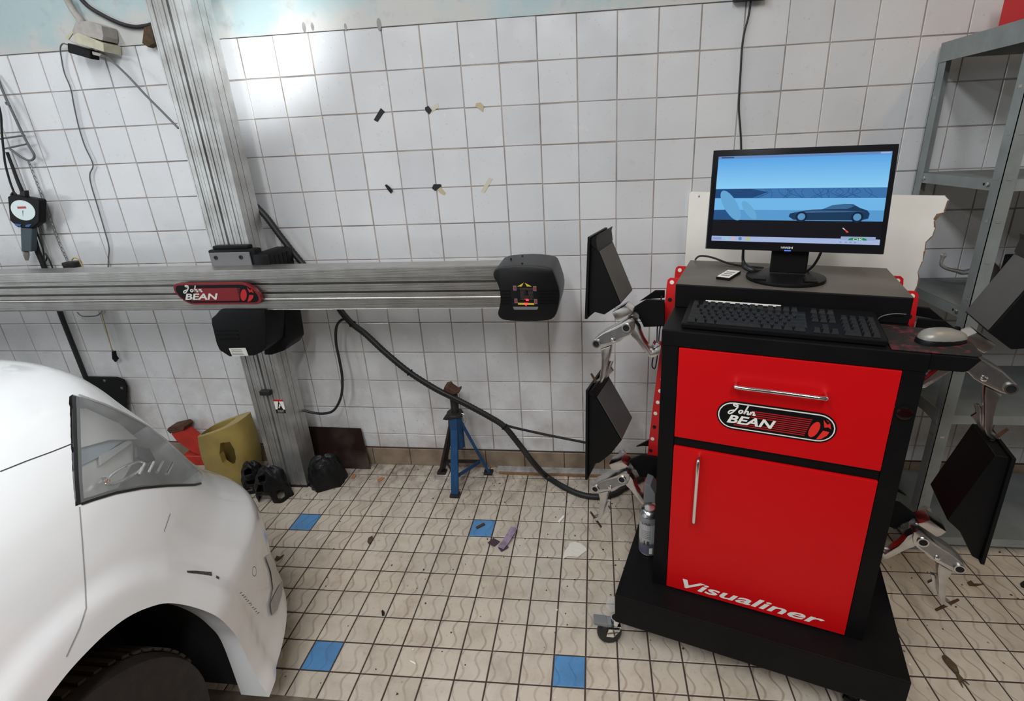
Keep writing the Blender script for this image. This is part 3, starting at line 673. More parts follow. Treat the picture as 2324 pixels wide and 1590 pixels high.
mb = MB(CART); mb.lathe([(.016, 0), (.016, .004), (.012, .006)], (.649, YF, .914), (0, -1, 0), 20); mb.build('round_red_button', M['redd'], cart, smooth=40)
mb = MB(CART); mb.lathe([(.018, -.0008), (.018, .003), (.0162, .0032), (.0162, .0008)], (.649, YF, .914), (0, -1, 0), 20); mb.build('button_ring', M['blackm'], cart)
mb = MB(CART); mb.box((X0 - .002, YF - .003, 1.019), (X1 + .002, YK, 1.0625)); wt = mb.build('worktop', M['blackm'], cart, bev=.003)
# side tray for the mouse
mb = MB(CART); tp = [(.60, YF + .001), (.755, YF + .004), (.765, YF + .012), (.772, .235), (.76, .25), (.60, .262)]
mb.prism([(x, y, 1.0632) for x, y in tp], (0, 0, .0032)); mb.build('mouse_mat', M['mat'], cart, bev=.001)
mb = MB(CART); mb.prism([(X1 + .0025, YF + .001, 1.062), (.758, YF + .001, 1.062), (.762, YF + .001, 1.058), (.744, YF + .001, 1.030), (.736, YF + .001, 1.027), (X1 + .0025, YF + .001, 1.024)], (0, .155, 0)); mb.build('side_tray', M['blackm'], cart, bev=.002)
# upper box
mb = MB(CART); mb.box((X0, .283, 1.063), (X1, YK, 1.132)); mb.build('upper_box', M['blackm'], cart, bev=.003)
mb = MB(CART); mb.box((X0 + .001, .2835, 1.1322), (X1 - .001, YK - .0005, 1.1335)); mb.build('box_lid', M['dusty'], cart)
for k in range(4):
    mb = MB(CART); mb.box((X1 + .0003, .30 + k * .006, 1.068 + k * .014), (X1 + .003, .312 + k * .006, 1.074 + k * .014)); mb.build('side_bolt', M['darkst'], cart)
# perforated red side plates
def red_plate(y, mirror, z0, holes):
    mx = lambda x: .770 - x if mirror else x
    pts = [(.052, 1.105), (.060, 1.112), (.105, 1.112), (.105, z0), (.000, z0), (-.004, z0 + .05), (.018, .62), (.040, .90), (.050, 1.09)]
    bm = MB(CART); bm.prism([(mx(x), y, z) for x, z in pts], (0, .004, 0)); o = bm.build('side_plate', M['redp'], cart)
    for x, z, c in holes:
        bm = MB(CART); bm.lathe([(.0068, 0), (.0068, .0012), (.003, .0014)], (mx(x), y, z), (0, -1, 0), 12); bm.build('plate_hole' if c != 'darkst' else 'plate_bolt', M[c], o)
hl = [(.066, 1.098, 'board'), (.062, 1.04, 'dark')] + [(.056 - .0065 * k, .80 - .045 * k, 'board') for k in range(5)] + [(.028 - .005 * k, .565 - .05 * k, 'dark' if k % 2 == 0 else 'board') for k in range(3)] + [(.020, .395, 'darkst'), (.018, .345, 'darkst')]
red_plate(.430, False, .20 + .04, hl); red_plate(.430, True, .24, hl[:2]); red_plate(.600, False, .24, hl[:1]); red_plate(.600, True, .24, hl[:1])
# casters
def caster(x, y, ang, par, fm_='chrome'):
    Mx = CART @ Matrix.Translation((x, y, 0)) @ Matrix.Rotation(ang, 4, 'Z')
    e = MB(Mx); e.box((-.014, -.008, .062), (.014, .036, .072)); e.cyl((0, .02, .07), (0, .02, .0995), .013, 14)
    for s in (-1, 1): e.prism([(s * .0175 - .0015, -.012, .038), (s * .0175 - .0015, .012, .034), (s * .0175 - .0015, .034, .064), (s * .0175 - .0015, -.004, .07)], (.003, 0, 0))
    fk = e.build('caster_fork', M[fm_], par, bev=.001)
    e = MB(Mx); e.lathe([(.018, -.0145), (.034, -.0145), (.0385, -.009), (.040, 0), (.0385, .009), (.034, .0145), (.018, .0145)], (0, 0, .040), (1, 0, 0), 26); e.build('wheel', M['rubber'], fk, smooth=40)
    e = MB(Mx); e.lathe([(.021, -.0155), (.021, -.011), (.008, -.0165), (.004, -.018)], (0, 0, .040), (1, 0, 0), 18); e.build('hub', M['darkst'], fk, smooth=40)
    e = MB(Mx); e.prism([(-.016, -.050, .098), (.016, -.050, .098), (.018, -.006, .088), (-.018, -.006, .088)], (0, .0, -.012)); e.box((-.016, -.008, .074), (.016, .006, .088)); e.build('brake_pedal', M['plgrey'], fk, bev=.003)
caster(-.020, .010, math.radians(-68), cart); caster(.735, .375, math.radians(30), cart); caster(.03, .375, math.radians(12), cart); caster(.665, .045, math.radians(160), cart, 'blackm')
# clamp holding brackets
def L(u, v, y): return lo(u, v, y=y)
def C1(x, y): return 1280 + x / 3.975, 500 + y / 3.975
def bracket(mirror, dz):
    mx = lambda q: Vector((.770 - q.x if mirror else q.x, q.y, q.z - dz))
    for pts, yy in (([(600, 802), (740, 715), (905, 722), (905, 955), (720, 962), (690, 900)], .385), ([(680, 730), (820, 634), (905, 634), (905, 700), (740, 712)], .49)):
        mb = MB(CART); mb.prism([mx(L(*C1(*p), yy)) for p in pts], (0, .012, 0)); mb.build('clamp_bracket', M['blackm'], cart, bev=.0015)
for mi_ in (False, True):
    bracket(mi_, 0); bracket(mi_, .580)

# ------------------------------------------------------------------ wheel clamps with targets
BAR = [(258, 1100), (266, 1075), (350, 1012), (480, 948), (580, 888), (612, 882), (640, 905), (640, 960), (622, 1010), (590, 1038), (540, 1062), (500, 1095), (440, 1120), (340, 1152), (290, 1156), (262, 1138)]
ARM = [(600, 900), (632, 908), (672, 960), (690, 1020), (715, 1080), (790, 1192), (862, 1148), (872, 1115), (880, 1170), (868, 1208), (800, 1238), (765, 1230), (735, 1195), (650, 1082), (610, 1045), (585, 1000)]
HOOK = [(790, 1120), (800, 1100), (820, 1125), (850, 1110), (866, 1118), (866, 1150), (800, 1190), (760, 1165)]
LEG = [(322, 1165), (425, 1128), (415, 1200), (390, 1300), (366, 1415), (342, 1462), (308, 1484), (262, 1466), (316, 1436), (332, 1330), (336, 1230)]
GUS = [(415, 1265), (445, 1268), (422, 1325), (446, 1358), (352, 1452), (366, 1380), (388, 1290)]
MOUNT = [(428, 832), (552, 765), (628, 828), (600, 850), (480, 905), (455, 880)]
TRI = {'lu': [(1337, 549), (1343, 541), (1357, 568), (1408, 690), (1371, 714), (1350, 708), (1336, 719)],
       'll': [(1331, 893), (1338, 886), (1352, 900), (1410, 1000), (1386, 1030), (1360, 1050), (1350, 1052), (1336, 1083), (1331, 1080)],
       'rl': [(2259, 1033), (2290, 1038), (2298, 1050), (2221, 1270), (2206, 1262), (2185, 1212), (2150, 1180)]}
TRI['lu3'] = [L(u, v, .29) for u, v in TRI['lu']]
def clamp(label, mirror, dx, dz, tri):
    mx = lambda q: Vector((.770 - (q.x + dx) if mirror else q.x + dx, q.y, q.z - dz))
    ctr = mx(L(1390, 765, .36)); base = CART @ Vector((ctr.x, ctr.y, mx(L(1358, 870, .36)).z))
    t = thing('wheel_clamp', label, 'wheel clamp', tuple(base), 'wheel clamps hung on the cart')
    def pr(pts, y, d, name, mt, par=t, bev=.002):
        mb = MB(CART); mb.prism([mx(L(*C1(*p), y)) for p in pts], (0, d, 0)); return mb.build(name, mt, par, bev=bev, smooth=30)
    b = pr(BAR, .335, .050, 'clamp_body', M['cast'], bev=.004)
    pr([((x - 440) * .80 + 432, (y - 1020) * .66 + 1028) for x, y in BAR], .3345, .004, 'body_recess', M['castd'], b, 0)
    pr(ARM, .338, .028, 'claw_arm', M['cast'], bev=.004); pr(LEG, .340, .026, 'claw_leg', M['cast'], bev=.004)
    pr(HOOK, .372, .03, 'claw_hook', M['cast'], bev=.003); pr(GUS, .366, .012, 'gusset', M['cast'])
    for u, v, r in ((293, 1112, .0145), (563, 968, .0150)):
        q = mx(L(*C1(u, v), .333)); mb = MB(CART); mb.lathe([(r, -.006), (r, .004), (r * .72, .004), (r * .72, -.003), (.001, -.003)], q, (0, -1, 0), 20); pv = mb.build('pivot_bush', M['cast'], t, smooth=40)
        mb = MB(CART); mb.lathe([(r * .70, 0), (r * .70, .0015), (.001, .0016)], q + Vector((0, .0005, 0)), (0, -1, 0), 16); mb.build('bush_plug', M['dark'], pv)
    q = mx(L(*C1(445, 1078), .334)); mb = MB(CART); mb.lathe([(.0078, -.004), (.0078, .002), (.004, .004), (.001, .004)], q, (0, -1, 0), 14); mb.build('screw', M['chrome'], t, smooth=40)
    a = mx(L(*C1(246, 1382), .335)); c = mx(L(*C1(350, 1560), .362)); mb = MB(CART); mb.sweep([a, a.lerp(c, .35), c], [.0035, .0045, .004], 8); mb.build('claw_pin', M['rust'], t)
    pr(MOUNT, .345, .055, 'target_mount', M['cast'], bev=.003)
    q0 = mx(L(*C1(640, 870), .37)); q1 = mx(L(*C1(560, 790), .46)); mb = MB(CART); mb.cyl(q0, q1, .014, 14); mb.build('mount_rod', M['alud'], t, smooth=40)
    # target: wedge housing, flange and reflective face
    mb = MB(CART); mb.prism(tri, (0, .165, 0)); tg = mb.build('target_housing', M['blackp'], t, bev=.002)
    s = 1 if mirror else -1
    if len(tri) != 7 or not mirror or tri[0].z > 1.1:
        e0, e1 = (tri[2], tri[3]); dd = (e1 - e0).normalized(); on_ = Vector((-dd.z, 0, dd.x)); on_ = on_ if on_.x * s < 0 else -on_
        mb = MB(CART); o0 = Vector((0, .006, 0)); mb.prism([e0 + dd * .004 + o0 + on_ * .0006, e1 - dd * .004 + o0 + on_ * .0006, e1 - dd * .004 + o0 + on_ * .0030, e0 + dd * .004 + o0 + on_ * .0030], (0, .150, 0)); mb.build('back_plate', M['backp'], tg)
        mb = MB(CART); mb.prism([tri[0] + Vector((0, -.006, 0)), tri[1] + Vector((0, -.006, 0)), tri[1] + on_ * .020 + Vector((0, -.006, .004)), tri[1] + on_ * .016 + Vector((0, -.006, -.008)), tri[2] + Vector((0, -.006, 0))], (0, .178, 0)); mb.build('top_lip', M['blackp'], tg, bev=.001)
    top = max(tri, key=lambda q: q.z + .3 * s * q.x); bot = min(tri, key=lambda q: q.z - .3 * s * q.x)
    d = (bot - top).normalized(); nn = Vector((-d.z, 0, d.x)); nn = nn if nn.x * s > 0 else -nn
    P0 = top - d * .006 + nn * .001; P1 = bot + d * .004 + nn * .001
    mb = MB(CART); mb.prism([P0 + Vector((0, -.012, 0)), P1 + Vector((0, -.012, 0)), P1 + nn * .009 + Vector((0, -.012, 0)), P0 + nn * .009 + Vector((0, -.012, 0))], (0, .19, 0)); fl = mb.build('target_flange', M['blackp'], tg, bev=.002)
    mb = MB(CART); e = d * .012; mb.add([P0 + nn * .0094 + e + Vector((0, .0, 0)), P1 + nn * .0094 - e + Vector((0, .0, 0)), P1 + nn * .0094 - e + Vector((0, .165, 0)), P0 + nn * .0094 + e + Vector((0, .165, 0))], [[0, 1, 2, 3]]); mb.build('target_face', M['frame'], fl)
    return t
lu = TRI['lu3']
clamp('aluminium wheel clamp with upright black target, on the cart beside the camera pod', False, 0, 0, lu)
clamp('aluminium wheel clamp with black target low beside the spray can', False, -.008, .578, [L(u, v, .29) for u, v in TRI['ll']])
clamp('aluminium wheel clamp with black target beside the mouse, near the shelving', True, 0, 0, [Vector((.770 - q.x, q.y, q.z)) for q in lu])
clamp('aluminium wheel clamp with tilted black target hanging low before the shelving', True, -.008, .578, [L(u, v, .27) for u, v in TRI['rl']])
# cable loop at the upper left bracket
cable('sensor_lead', 'thin black lead looping beside the left red side plate', [CART @ L(u, v, .40) for u, v in ((1502, 672), (1496, 700), (1492, 740), (1490, 780), (1482, 812), (1480, 830), (1486, 836), (1490, 820), (1494, 790), (1497, 750), (1505, 715))], .0022, M['cable'])

# ------------------------------------------------------------------ monitor
MT = CART @ Matrix.Translation((.389, .400, 1.2145)) @ Matrix.Rotation(math.radians(-11.2), 4, 'X')
mon = thing('monitor', 'black flat screen monitor showing a car picture, standing on the cart', 'monitor', tuple(CART @ Vector((.389, .42, 1.1335))))
W2, HH = .2265, .280
mb = MB(MT); mb.box((-W2, 0, 0), (W2, .020, HH)); mb.box((-W2 + .03, .0195, .03), (W2 - .03, .045, HH - .04)); mb.build('case', M['blackg'], mon, bev=.0025)
SX0, SX1, SZ0, SZ1 = -.2105, .2135, .024, .262
def scr(x, z, k=0): return Vector((SX0 + x * (SX1 - SX0), -.0006 - .00018 * k, SZ1 - z * (SZ1 - SZ0)))
def spoly(name, pts, mt, par, k):
    mb = MB(MT); mb.add([scr(x, z, k) for x, z in pts], [list(range(len(pts)))]); return mb.build(name, mt, par)
rect = lambda x0, z0, x1, z1: [(x0, z0), (x1, z0), (x1, z1), (x0, z1)]
sc = spoly('screen', rect(0, 0, 1, 1), em('screen_blue', (.10, .40, .80), 1.0), mon, 0)
mtg = bpy.data.materials.new('screen_sky'); mtg.use_nodes = True; nt = mtg.node_tree; bb_ = nt.nodes['Principled BSDF']; bb_.inputs['Base Color'].default_value = (0, 0, 0, 1); bb_.inputs['Specular IOR Level'].default_value = .08
tcn = nd(nt, 'ShaderNodeTexCoord'); sxyz = nd(nt, 'ShaderNodeSeparateXYZ'); nt.links.new(tcn.outputs['Generated'], sxyz.inputs[0])
nt.links.new(mixc(nt, sxyz.outputs[2], (.26, .62, .92), (.10, .38, .80)), bb_.inputs['Emission Color']); bb_.inputs['Emission Strength'].default_value = .95
spoly('sky_area', rect(0, .03, 1, .378), mtg, sc, 1)
spoly('title_bar', rect(0, 0, 1, .03), em('bar_blue', (.16, .30, .62), .8), sc, 1)
spoly('title_text', rect(.02, .008, .10, .022), em('bar_txt', (.03, .08, .2), .8), sc, 2); spoly('window_buttons', rect(.94, .006, .995, .022), em('btn', (.45, .55, .8), .8), sc, 2)
spoly('dark_band', rect(0, .378, 1, .49), em('band1', (.05, .20, .48), .8), sc, 1)
spoly('dark_band_shadow', [(0, .385), (.22, .378), (.33, .42), (.24, .485), (0, .485)], em('band1d', (.012, .07, .22), .8), sc, 2)
spoly('light_band', rect(0, .49, 1, .625), em('band2', (.17, .50, .86), .9), sc, 1)
spoly('road_band', rect(0, .625, 1, .745), em('band3', (.11, .36, .70), .85), sc, 1)
spoly('road_shadow', [(0, .63), (.13, .62), (.16, .745), (0, .745)], em('band3d', (.02, .10, .28), .8), sc, 2)
spoly('black_band', rect(0, .745, 1, .94), em('band4', (.006, .006, .010), .8), sc, 1)
spoly('task_bar', rect(0, .94, 1, 1), em('task', (.42, .52, .82), .85), sc, 1)
def ell(cx, cz, a, b, rot=0, n=22): return [(cx + a * math.cos(t) * math.cos(rot) - b * math.sin(t) * math.sin(rot), cz + (a * math.cos(t) * math.sin(rot) + b * math.sin(t) * math.cos(rot)) * 1.78) for t in np.linspace(0, 2 * math.pi, n, endpoint=False)]
spoly('wheel_outline', ell(.105, .575, .115, .042, 1.0), em('wh1', (.15, .45, .80), .8), sc, 3); spoly('wheel_outline', ell(.225, .63, .075, .026, .9), em('wh2', (.16, .46, .80), .8), sc, 3)
carp = [(.47, .70), (.475, .665), (.52, .645), (.60, .62), (.66, .615), (.715, .57), (.78, .556), (.83, .56), (.87, .60), (.91, .625), (.925, .66), (.92, .715), (.88, .735), (.55, .74), (.50, .735)]
spoly('pictured_car', carp, em('carp', (.010, .045, .12), .8), sc, 3)
spoly('pictured_roof', [(.66, .615), (.715, .572), (.78, .56), (.84, .575), (.80, .61)], em('carr', (.05, .16, .33), .8), sc, 4)
spoly('pictured_shine', [(.50, .66), (.60, .630), (.80, .63), (.90, .64), (.70, .65)], em('cars', (.05, .15, .32), .8), sc, 4)
for cxx in (.545, .86):
    spoly('pictured_wheel', ell(cxx, .70, .034, .034), em('pw', (.005, .02, .06), .8), sc, 5); spoly('pictured_rim', ell(cxx, .70, .022, .022), em('pr', (.12, .34, .62), .8), sc, 6)
mb = MB(MT)
rng = random.Random(3)
for k in range(26):
    x = .30 + rng.random() * .62; mb.ribbon([scr(x, .385, 3), scr(x + rng.uniform(-.03, .03), .43, 3), scr(x + rng.uniform(-.08, .08), .485, 3)], .0011, (0, -1, 0), .0001, smooth=4)
mb.build('bridge_lines', em('bl', (.015, .10, .30), .8), sc, kind='stuff')
spoly('pointer', [(.79, .825), (.80, .83), (.825, .865), (.815, .875)], em('ptr', (.8, .08, .08), .8), sc, 3); spoly('pointer_tip', [(.785, .82), (.795, .82), (.803, .84), (.797, .842)], em('ptrt', (.6, .7, .8), .8), sc, 4)
spoly('ok_panel', rect(.785, .915, .975, .955), em('okp', (.36, .46, .72), .8), sc, 4)
spoly('ok_button', [(.825, .955), (.83, .938), (.845, .927), (.91, .927), (.925, .938), (.93, .955)], em('okb', (.01, .26, .08), .9), sc, 5)
mb = MB(MT); add_text(mb, 'OK', scr(.852, .955, 6), (1, 0, 0), (0, 0, 1), .024, .0055); mb.build('ok_lettering', em('okt', (.9, .95, .9), .9), sc)
for x, c in ((.10, (.3, .75, .7)), (.14, (.8, .5, .5)), (.185, (.12, .25, .55)), (.235, (.55, .65, .08))): spoly('task_icon', ell(x, .967, .011, .011, 0, 12), em('ic', c, .8), sc, 2)
spoly('start_button', rect(.005, .952, .065, .985), em('stb', (.30, .40, .68), .8), sc, 2)
for x in (.78, .81, .835, .86): spoly('tray_icon', rect(x, .972, x + .012, .984), em('ti', (.25, .32, .6), .8), sc, 2)
mb = MB(MT); add_text(mb, 'HANNS', (-.022, -.0006, .007), (1, 0, 0), (0, 0, 1), .020, .006, 0, .02); add_text(mb, 'H', (-.001, -.0006, .007), (1, 0, 0), (0, 0, 1), .009, .006, 0, .04)
mb.build('maker_lettering', M['offw'], mon)
mb = MB(MT); mb.box((-.013, -.0008, .0005), (.004, .0004, .003)); mb.build('power_light', em('plight', (.05, .16, 1.0), 2.0), mon)
mb = MB(CART); mb.box((.345, .424, 1.146), (.442, .446, 1.33)); mb.build('stand_neck', M['blackp'], mon, bev=.004)
mb = MB(CART); q = [(.387 + .105 * math.cos(t), .405 + .10 * math.sin(t)) for t in np.linspace(0, 2 * math.pi, 40, endpoint=False)]
mb.prism([(x, y, 1.1337) for x, y in q], (0, 0, .010)); bs = mb.build('stand_base', M['blackp'], mon, bev=.003, smooth=30)
for x in (.318, .447): 
    mb = MB(CART); mb.box((x - .016, .335, 1.144), (x + .018, .372, 1.148)); mb.build('cable_clip', M['blackm'], bs, bev=.001)
cable('monitor_lead', 'black lead lying behind the monitor stand on the cart top', [CART @ Vector(q) for q in ((.115, .595, 1.137), (.13, .60, 1.150), (.17, .585, 1.150), (.23, .55, 1.139), (.29, .53, 1.137), (.33, .52, 1.137))], .0032, M['cable'])
cable('video_cable', 'thick black video cable hanging below the monitor, plug left of the stand', [CART @ Vector(q) for q in ((.268, .43, 1.24), (.268, .445, 1.20), (.270, .455, 1.172), (.278, .45, 1.155), (.300, .44, 1.146), (.325, .47, 1.139))], [.004, .004, .0045, .010, .009, .005], M['cable'])
cable('curved_lead', 'short black lead curving down right of the monitor stand', [CART @ Vector(q) for q in ((.478, .46, 1.24), (.474, .46, 1.20), (.462, .465, 1.165), (.448, .470, 1.146), (.44, .47, 1.139))], .0038, M['cable'])

# ------------------------------------------------------------------ keyboard, mouse, remote
kb = thing('keyboard', 'black full size keyboard with a white paper strip, on the cart', 'keyboard', tuple(CART @ Vector((.365, .18, 1.0627))))
KM = CART @ Matrix.Translation((.1415, .1015, 1.069)) @ Matrix.Rotation(math.radians(5.5), 4, 'X')
mb = MB(KM); mb.prism([(0, 0, -.004), (.452, 0, -.004), (.455, .01, -.004), (.450, .165, -.004), (.445, .170, -.004), (.008, .170, -.004), (.002, .165, -.004)], (0, 0, .014)); mb.build('case', M['blackp'], kb, bev=.003)
def keym(w, d):
    b = MB(); a, c, e = w / 2, d / 2, .0025; b.add([(-a, -c, 0), (a, -c, 0), (a, c, 0), (-a, c, 0), (-a + e, -c + e, .0065), (a - e, -c + e, .0065), (a - e, c - e * .6, .0075), (-a + e, c - e * .6, .0075)], [[0, 1, 5, 4], [1, 2, 6, 5], [2, 3, 7, 6], [3, 0, 4, 7], [4, 5, 6, 7]])
    me = bpy.data.meshes.new('key'); me.from_pydata([tuple(q) for q in b.v], [], b.f); me.materials.append(M['key']); return me
KC = {}
def key(x, y, w, d=.0165):
    k = (round(w, 4), round(d, 4))
    if k not in KC: KC[k] = keym(w, d)
    o = bpy.data.objects.new('key', KC[k]); COL.objects.link(o); o.parent = kb; o.matrix_parent_inverse = BASE[kb.name].inverted(); o.matrix_basis = KM @ Matrix.Translation((x, y, .0102))
u = .0188
for r in range(5):
    y = .020 + r * .0215; x = .012
    ws = [[1.25, 1.25, 1.25, 5.75, 1.25, 1.25, 1.25, 1.5], [2.25] + [1] * 10 + [2.75], [1.75] + [1] * 11 + [2.25], [1.5] + [1] * 12 + [1.5], [1] * 13 + [2]][r]
    for w_ in ws: key(x + w_ * u / 2, y, w_ * u - .0025); x += w_ * u
    xx = .012 + 15 * u + .008
    if r in (0, 3, 4):
        for k in range(3): key(xx + (k + .5) * u, y, u - .0025)
    if r == 1: key(xx + 1.5 * u, y, u - .0025)
    xx += 3 * u + .008
    for k in range(4):
        if r == 0 and k == 1: continue
        if r == 0 and k == 0: key(xx + u, y, 2 * u - .0025); continue
        key(xx + (k + .5) * u, y, u - .0025)
for k in range(13): key(.012 + (k + .5 + .35 * ((k + 3) // 4)) * u, .137, u - .0025, .013)
for k in range(3): key(.012 + 15 * u + .008 + (k + .5) * u, .137, u - .0025, .013)
mb = MB(KM); mb.box((.045, .148, .0125), (.235, .153, .0165)); mb.build('paper_strip', M['white'], kb)
mo = thing('computer_mouse', 'silver grey computer mouse with black sides on the side tray', 'mouse', tuple(CART @ Vector((.705, .16, 1.0665))))
MM = CART @ Matrix.Translation((.707, .163, 1.0668)) @ Matrix.Rotation(math.radians(-62), 4, 'Z') 
def ellipsoid(mb, a, b, c, z0=0, nx=20, nz=8, flat=.0):
    vs_ = []; fs_ = []
    for i in range(nz + 1):
        t = i / nz * math.pi / 2
        for k in range(nx):
            p = 2 * math.pi * k / nx; s = 1 - .18 * math.cos(p) * 0
            ex_ = math.copysign(abs(math.cos(p)) ** .75, math.cos(p)); ey_ = math.copysign(abs(math.sin(p)) ** .75, math.sin(p))
            vs_.append((a * ex_ * math.cos(t) ** .7, b * ey_ * math.cos(t) ** .7, z0 + c * math.sin(t) * (1 + .25 * (-ey_ * math.cos(t)))))
    for i in range(nz):
        for k in range(nx): fs_.append([i * nx + k, i * nx + (k + 1) % nx, (i + 1) * nx + (k + 1) % nx, (i + 1) * nx + k])
    fs_.append(list(range(nx - 1, -1, -1))); mb.add(vs_, fs_)
mb = MB(MM); ellipsoid(mb, .0285, .055, .022); mb.build('lower_shell', M['blackp'], mo, smooth=50)
mb = MB(MM @ Matrix.Translation((0, .002, .009))); ellipsoid(mb, .0265, .054, .022); mb.build('upper_shell', M['silver'], mo, smooth=50)
mb = MB(MM); mb.cyl((-.003, .034, .027), (.003, .034, .027), .007, 12); mb.build('scroll_wheel', M['blackp'], mo, smooth=40)
rm = thing('remote_control', 'small flat remote with white keypad on the cart top', 'remote', tuple(CART @ Vector((.235, .40, 1.1336))))
RMx = CART @ Matrix.Translation((.2345, .400, 1.1337)) @ Matrix.Rotation(math.radians(-16), 4, 'Z')
mb = MB(RMx); mb.box((-.020, -.050, 0), (.020, .050, .008)); mb.build('case', M['blackp'], rm, bev=.002)
mb = MB(RMx); mb.box((-.018, -.047, .0081), (.018, .047, .0088)); rk = mb.build('keypad', M['white'], rm)
for r in range(3):
    mb = MB(RMx); mb.box((-.012, -.032 + r * .022, .0089), (.012, -.022 + r * .022, .0096)); mb.build('button_row', M['silver'], rk)
cable('mouse_lead', 'thin grey mouse lead curving over the worktop before the upper box', [CART @ Vector(q) for q in ((.60, .278, 1.0665), (.61, .272, 1.083), (.635, .272, 1.092), (.66, .274, 1.092))], .0012, M['cableg'])

# ------------------------------------------------------------------ spray can and holder
cn = thing('spray_can', 'grey spray can with a dented tin top standing on the platform', 'spray can', tuple(CART @ Vector((.058, .215, .21))))
cb = (.0585, .219, .2104)
mb = MB(CART); mb.lathe([(.029, 0), (.0325, .003), (.0325, .006)], cb); mb.build('base_rim', M['tin'], cn, smooth=40)
mb = MB(CART); mb.lathe([(.032, .006), (.032, .155)], cb, n=28); cbo = mb.build('can_body', M['can'], cn, smooth=40)
def canpatch(name, a0, a1, z0, z1, mt, r=.0323):
    mb = MB(CART); n = 10; vs_ = []
    for k in range(n + 1):
        t = math.radians(a0 + (a1 - a0) * k / n)
        for z in (z0, z1): vs_.append((cb[0] + r * math.cos(t), cb[1] + r * math.sin(t), cb[2] + z))
    mb.add(vs_, [[2 * k, 2 * k + 2, 2 * k + 3, 2 * k + 1] for k in range(n)]); return mb.build(name, mt, cbo)
canpatch('light_label', 180, 330, .055, .128, M['canl']); canpatch('purple_label', 180, 330, .008, .050, M['canp']); canpatch('barcode', 285, 305, .012, .036, M['white'], .0326)
for k in range(3): canpatch('bottle_picture', 222 + k * 24, 236 + k * 24, .046, .064, M['tin'], .0326)
for k in range(5): canpatch('label_line', 232, 290, .074 + k * .007, .0765 + k * .007, M['can'], .0326)
mb = MB(); C0 = CART @ Vector(cb); th = math.radians(258) + YAW
add_text(mb, 'X-TILLE', C0 + Vector((.0329 * math.cos(th) - .012, .0329 * math.sin(th) - .0008, .133)), tuple(EX), (0, 0, 1), .028, .008, 0, .02); mb.build('can_lettering', M['dark'], cbo)
mb = MB(CART); mb.lathe([(.0325, .155), (.0335, .158), (.031, .162), (.027, .171), (.020, .175), (.016, .176)], cb, n=28); mb.build('can_dome', M['tin'], cn, smooth=40)
hd = MB(CART); hd.prism([lo(u, v, y=.30) for u, v in ((1460, 1142), (1487, 1140), (1487, 1122), (1476, 1102), (1462, 1096))], (0, .06, 0)); tag(hd.build('plastic_holder', M['plgrey'], bev=.003), 'grey plastic holder between the spray can and the red side plate', 'holder')

# ------------------------------------------------------------------ white board leaning behind the cart
bd = thing('leaning_board', 'white painted board with a chipped right edge leaning on the wall behind the monitor', 'board', (2.25, -.12, 0))
rr = random.Random(5)
BU = Vector((.725, -.39, 0)).normalized(); BN = Vector((-BU.y, BU.x, 0)); BL_ = Vector((.725, -.39, 0)).length
def BP(t, z, k=0): return Vector((1.785, -.016, 0)) + BU * (t * BL_) + BN * (-(1.326 - z) * .02 - k) + Vector((0, 0, z))
pts = [(0, 0.0), (.002, 1.318), (.010, 1.328), (.40, 1.327), (.70, 1.326), (.985, 1.325), (1.0, 1.312), (.994, 1.278), (.970, 1.248), (.977, 1.228), (.974, 1.20)]
z = 1.18
while z > .02: pts.append((.957 + rr.uniform(-.006, .006), z)); z -= rr.uniform(.012, .035)
pts.append((.957, 0.0))
mb = MB(); mb.prism([BP(x, z) for x, z in pts], BN * .012); mb.build('board_panel', M['board'], bd)
mb = MB(); P = [(x, z) for x, z in pts if x > .94]
for i in range(len(P) - 1):
    (a, b), (c, d) = P[i], P[i + 1]
    mb.add([BP(a, b, .0004), BP(c, d, .0004), BP(c - rr.uniform(.001, .006), d, .0004), BP(a - rr.uniform(.001, .006), b, .0004)], [[0, 1, 2, 3]])
mb.add([BP(x, z, .0008) for x, z in ((.993, 1.276), (.970, 1.248), (.964, 1.254), (.970, 1.270))], [[0, 1, 2, 3]])
mb.build('bare_edge', M['chip'], bd)
mb = MB(); mb.add([BP(x, z, .0006) for x, z in ((.046, 1.308), (.056, 1.308), (.051, 1.318))], [[0, 1, 2]]); mb.build('nail_mark', M['chip'], bd)

# ------------------------------------------------------------------ grey slotted shelving
sh = thing('shelving_unit', 'grey slotted metal shelving standing against the wall at the right', 'shelving', (3.1, -.23, 0))
SXL, SXR, SYF, SYB, SZ = 2.612, 3.66, -.452, -.022, 1.80
def post(x, y, sx, sy):
    mb = MB(); mb.box((x, min(y, y + sy * .002), 0), (x + sx * .040 if sx > 0 else x, max(y, y + sy * .002), SZ)) if sx > 0 else mb.box((x + sx * .040, min(y, y + sy * .002), 0), (x, max(y, y + sy * .002), SZ))
    mb.box((min(x, x + sx * .002), min(y, y + sy * .040), 0), (max(x, x + sx * .002), max(y, y + sy * .040), SZ))
    o = mb.build('post', M['grey'], sh)
    for k in range(14):
        z = .12 + k * .125
        b = MB(); b.box((x + sx * .020 - .007, y - .0006 * 1 - (.0006 if sy > 0 else -.0026), z), (x + sx * .020 + .007, y + (.0 if sy > 0 else .0026), z + .008)); b.box((x - (.0008 if sx > 0 else -.0028), y + sy * .020 - .007, z), (x + (.0002 if sx > 0 else .003), y + sy * .020 + .007, z + .008)); b.build('slot_edge', M['zinc'] if k % 3 == 0 else M['grey'], o)
for x, sx in ((SXL, 1), (SXR, -1)):
    for y, sy in ((SYF, 1), (SYB, -1)): post(x, y, sx, sy)
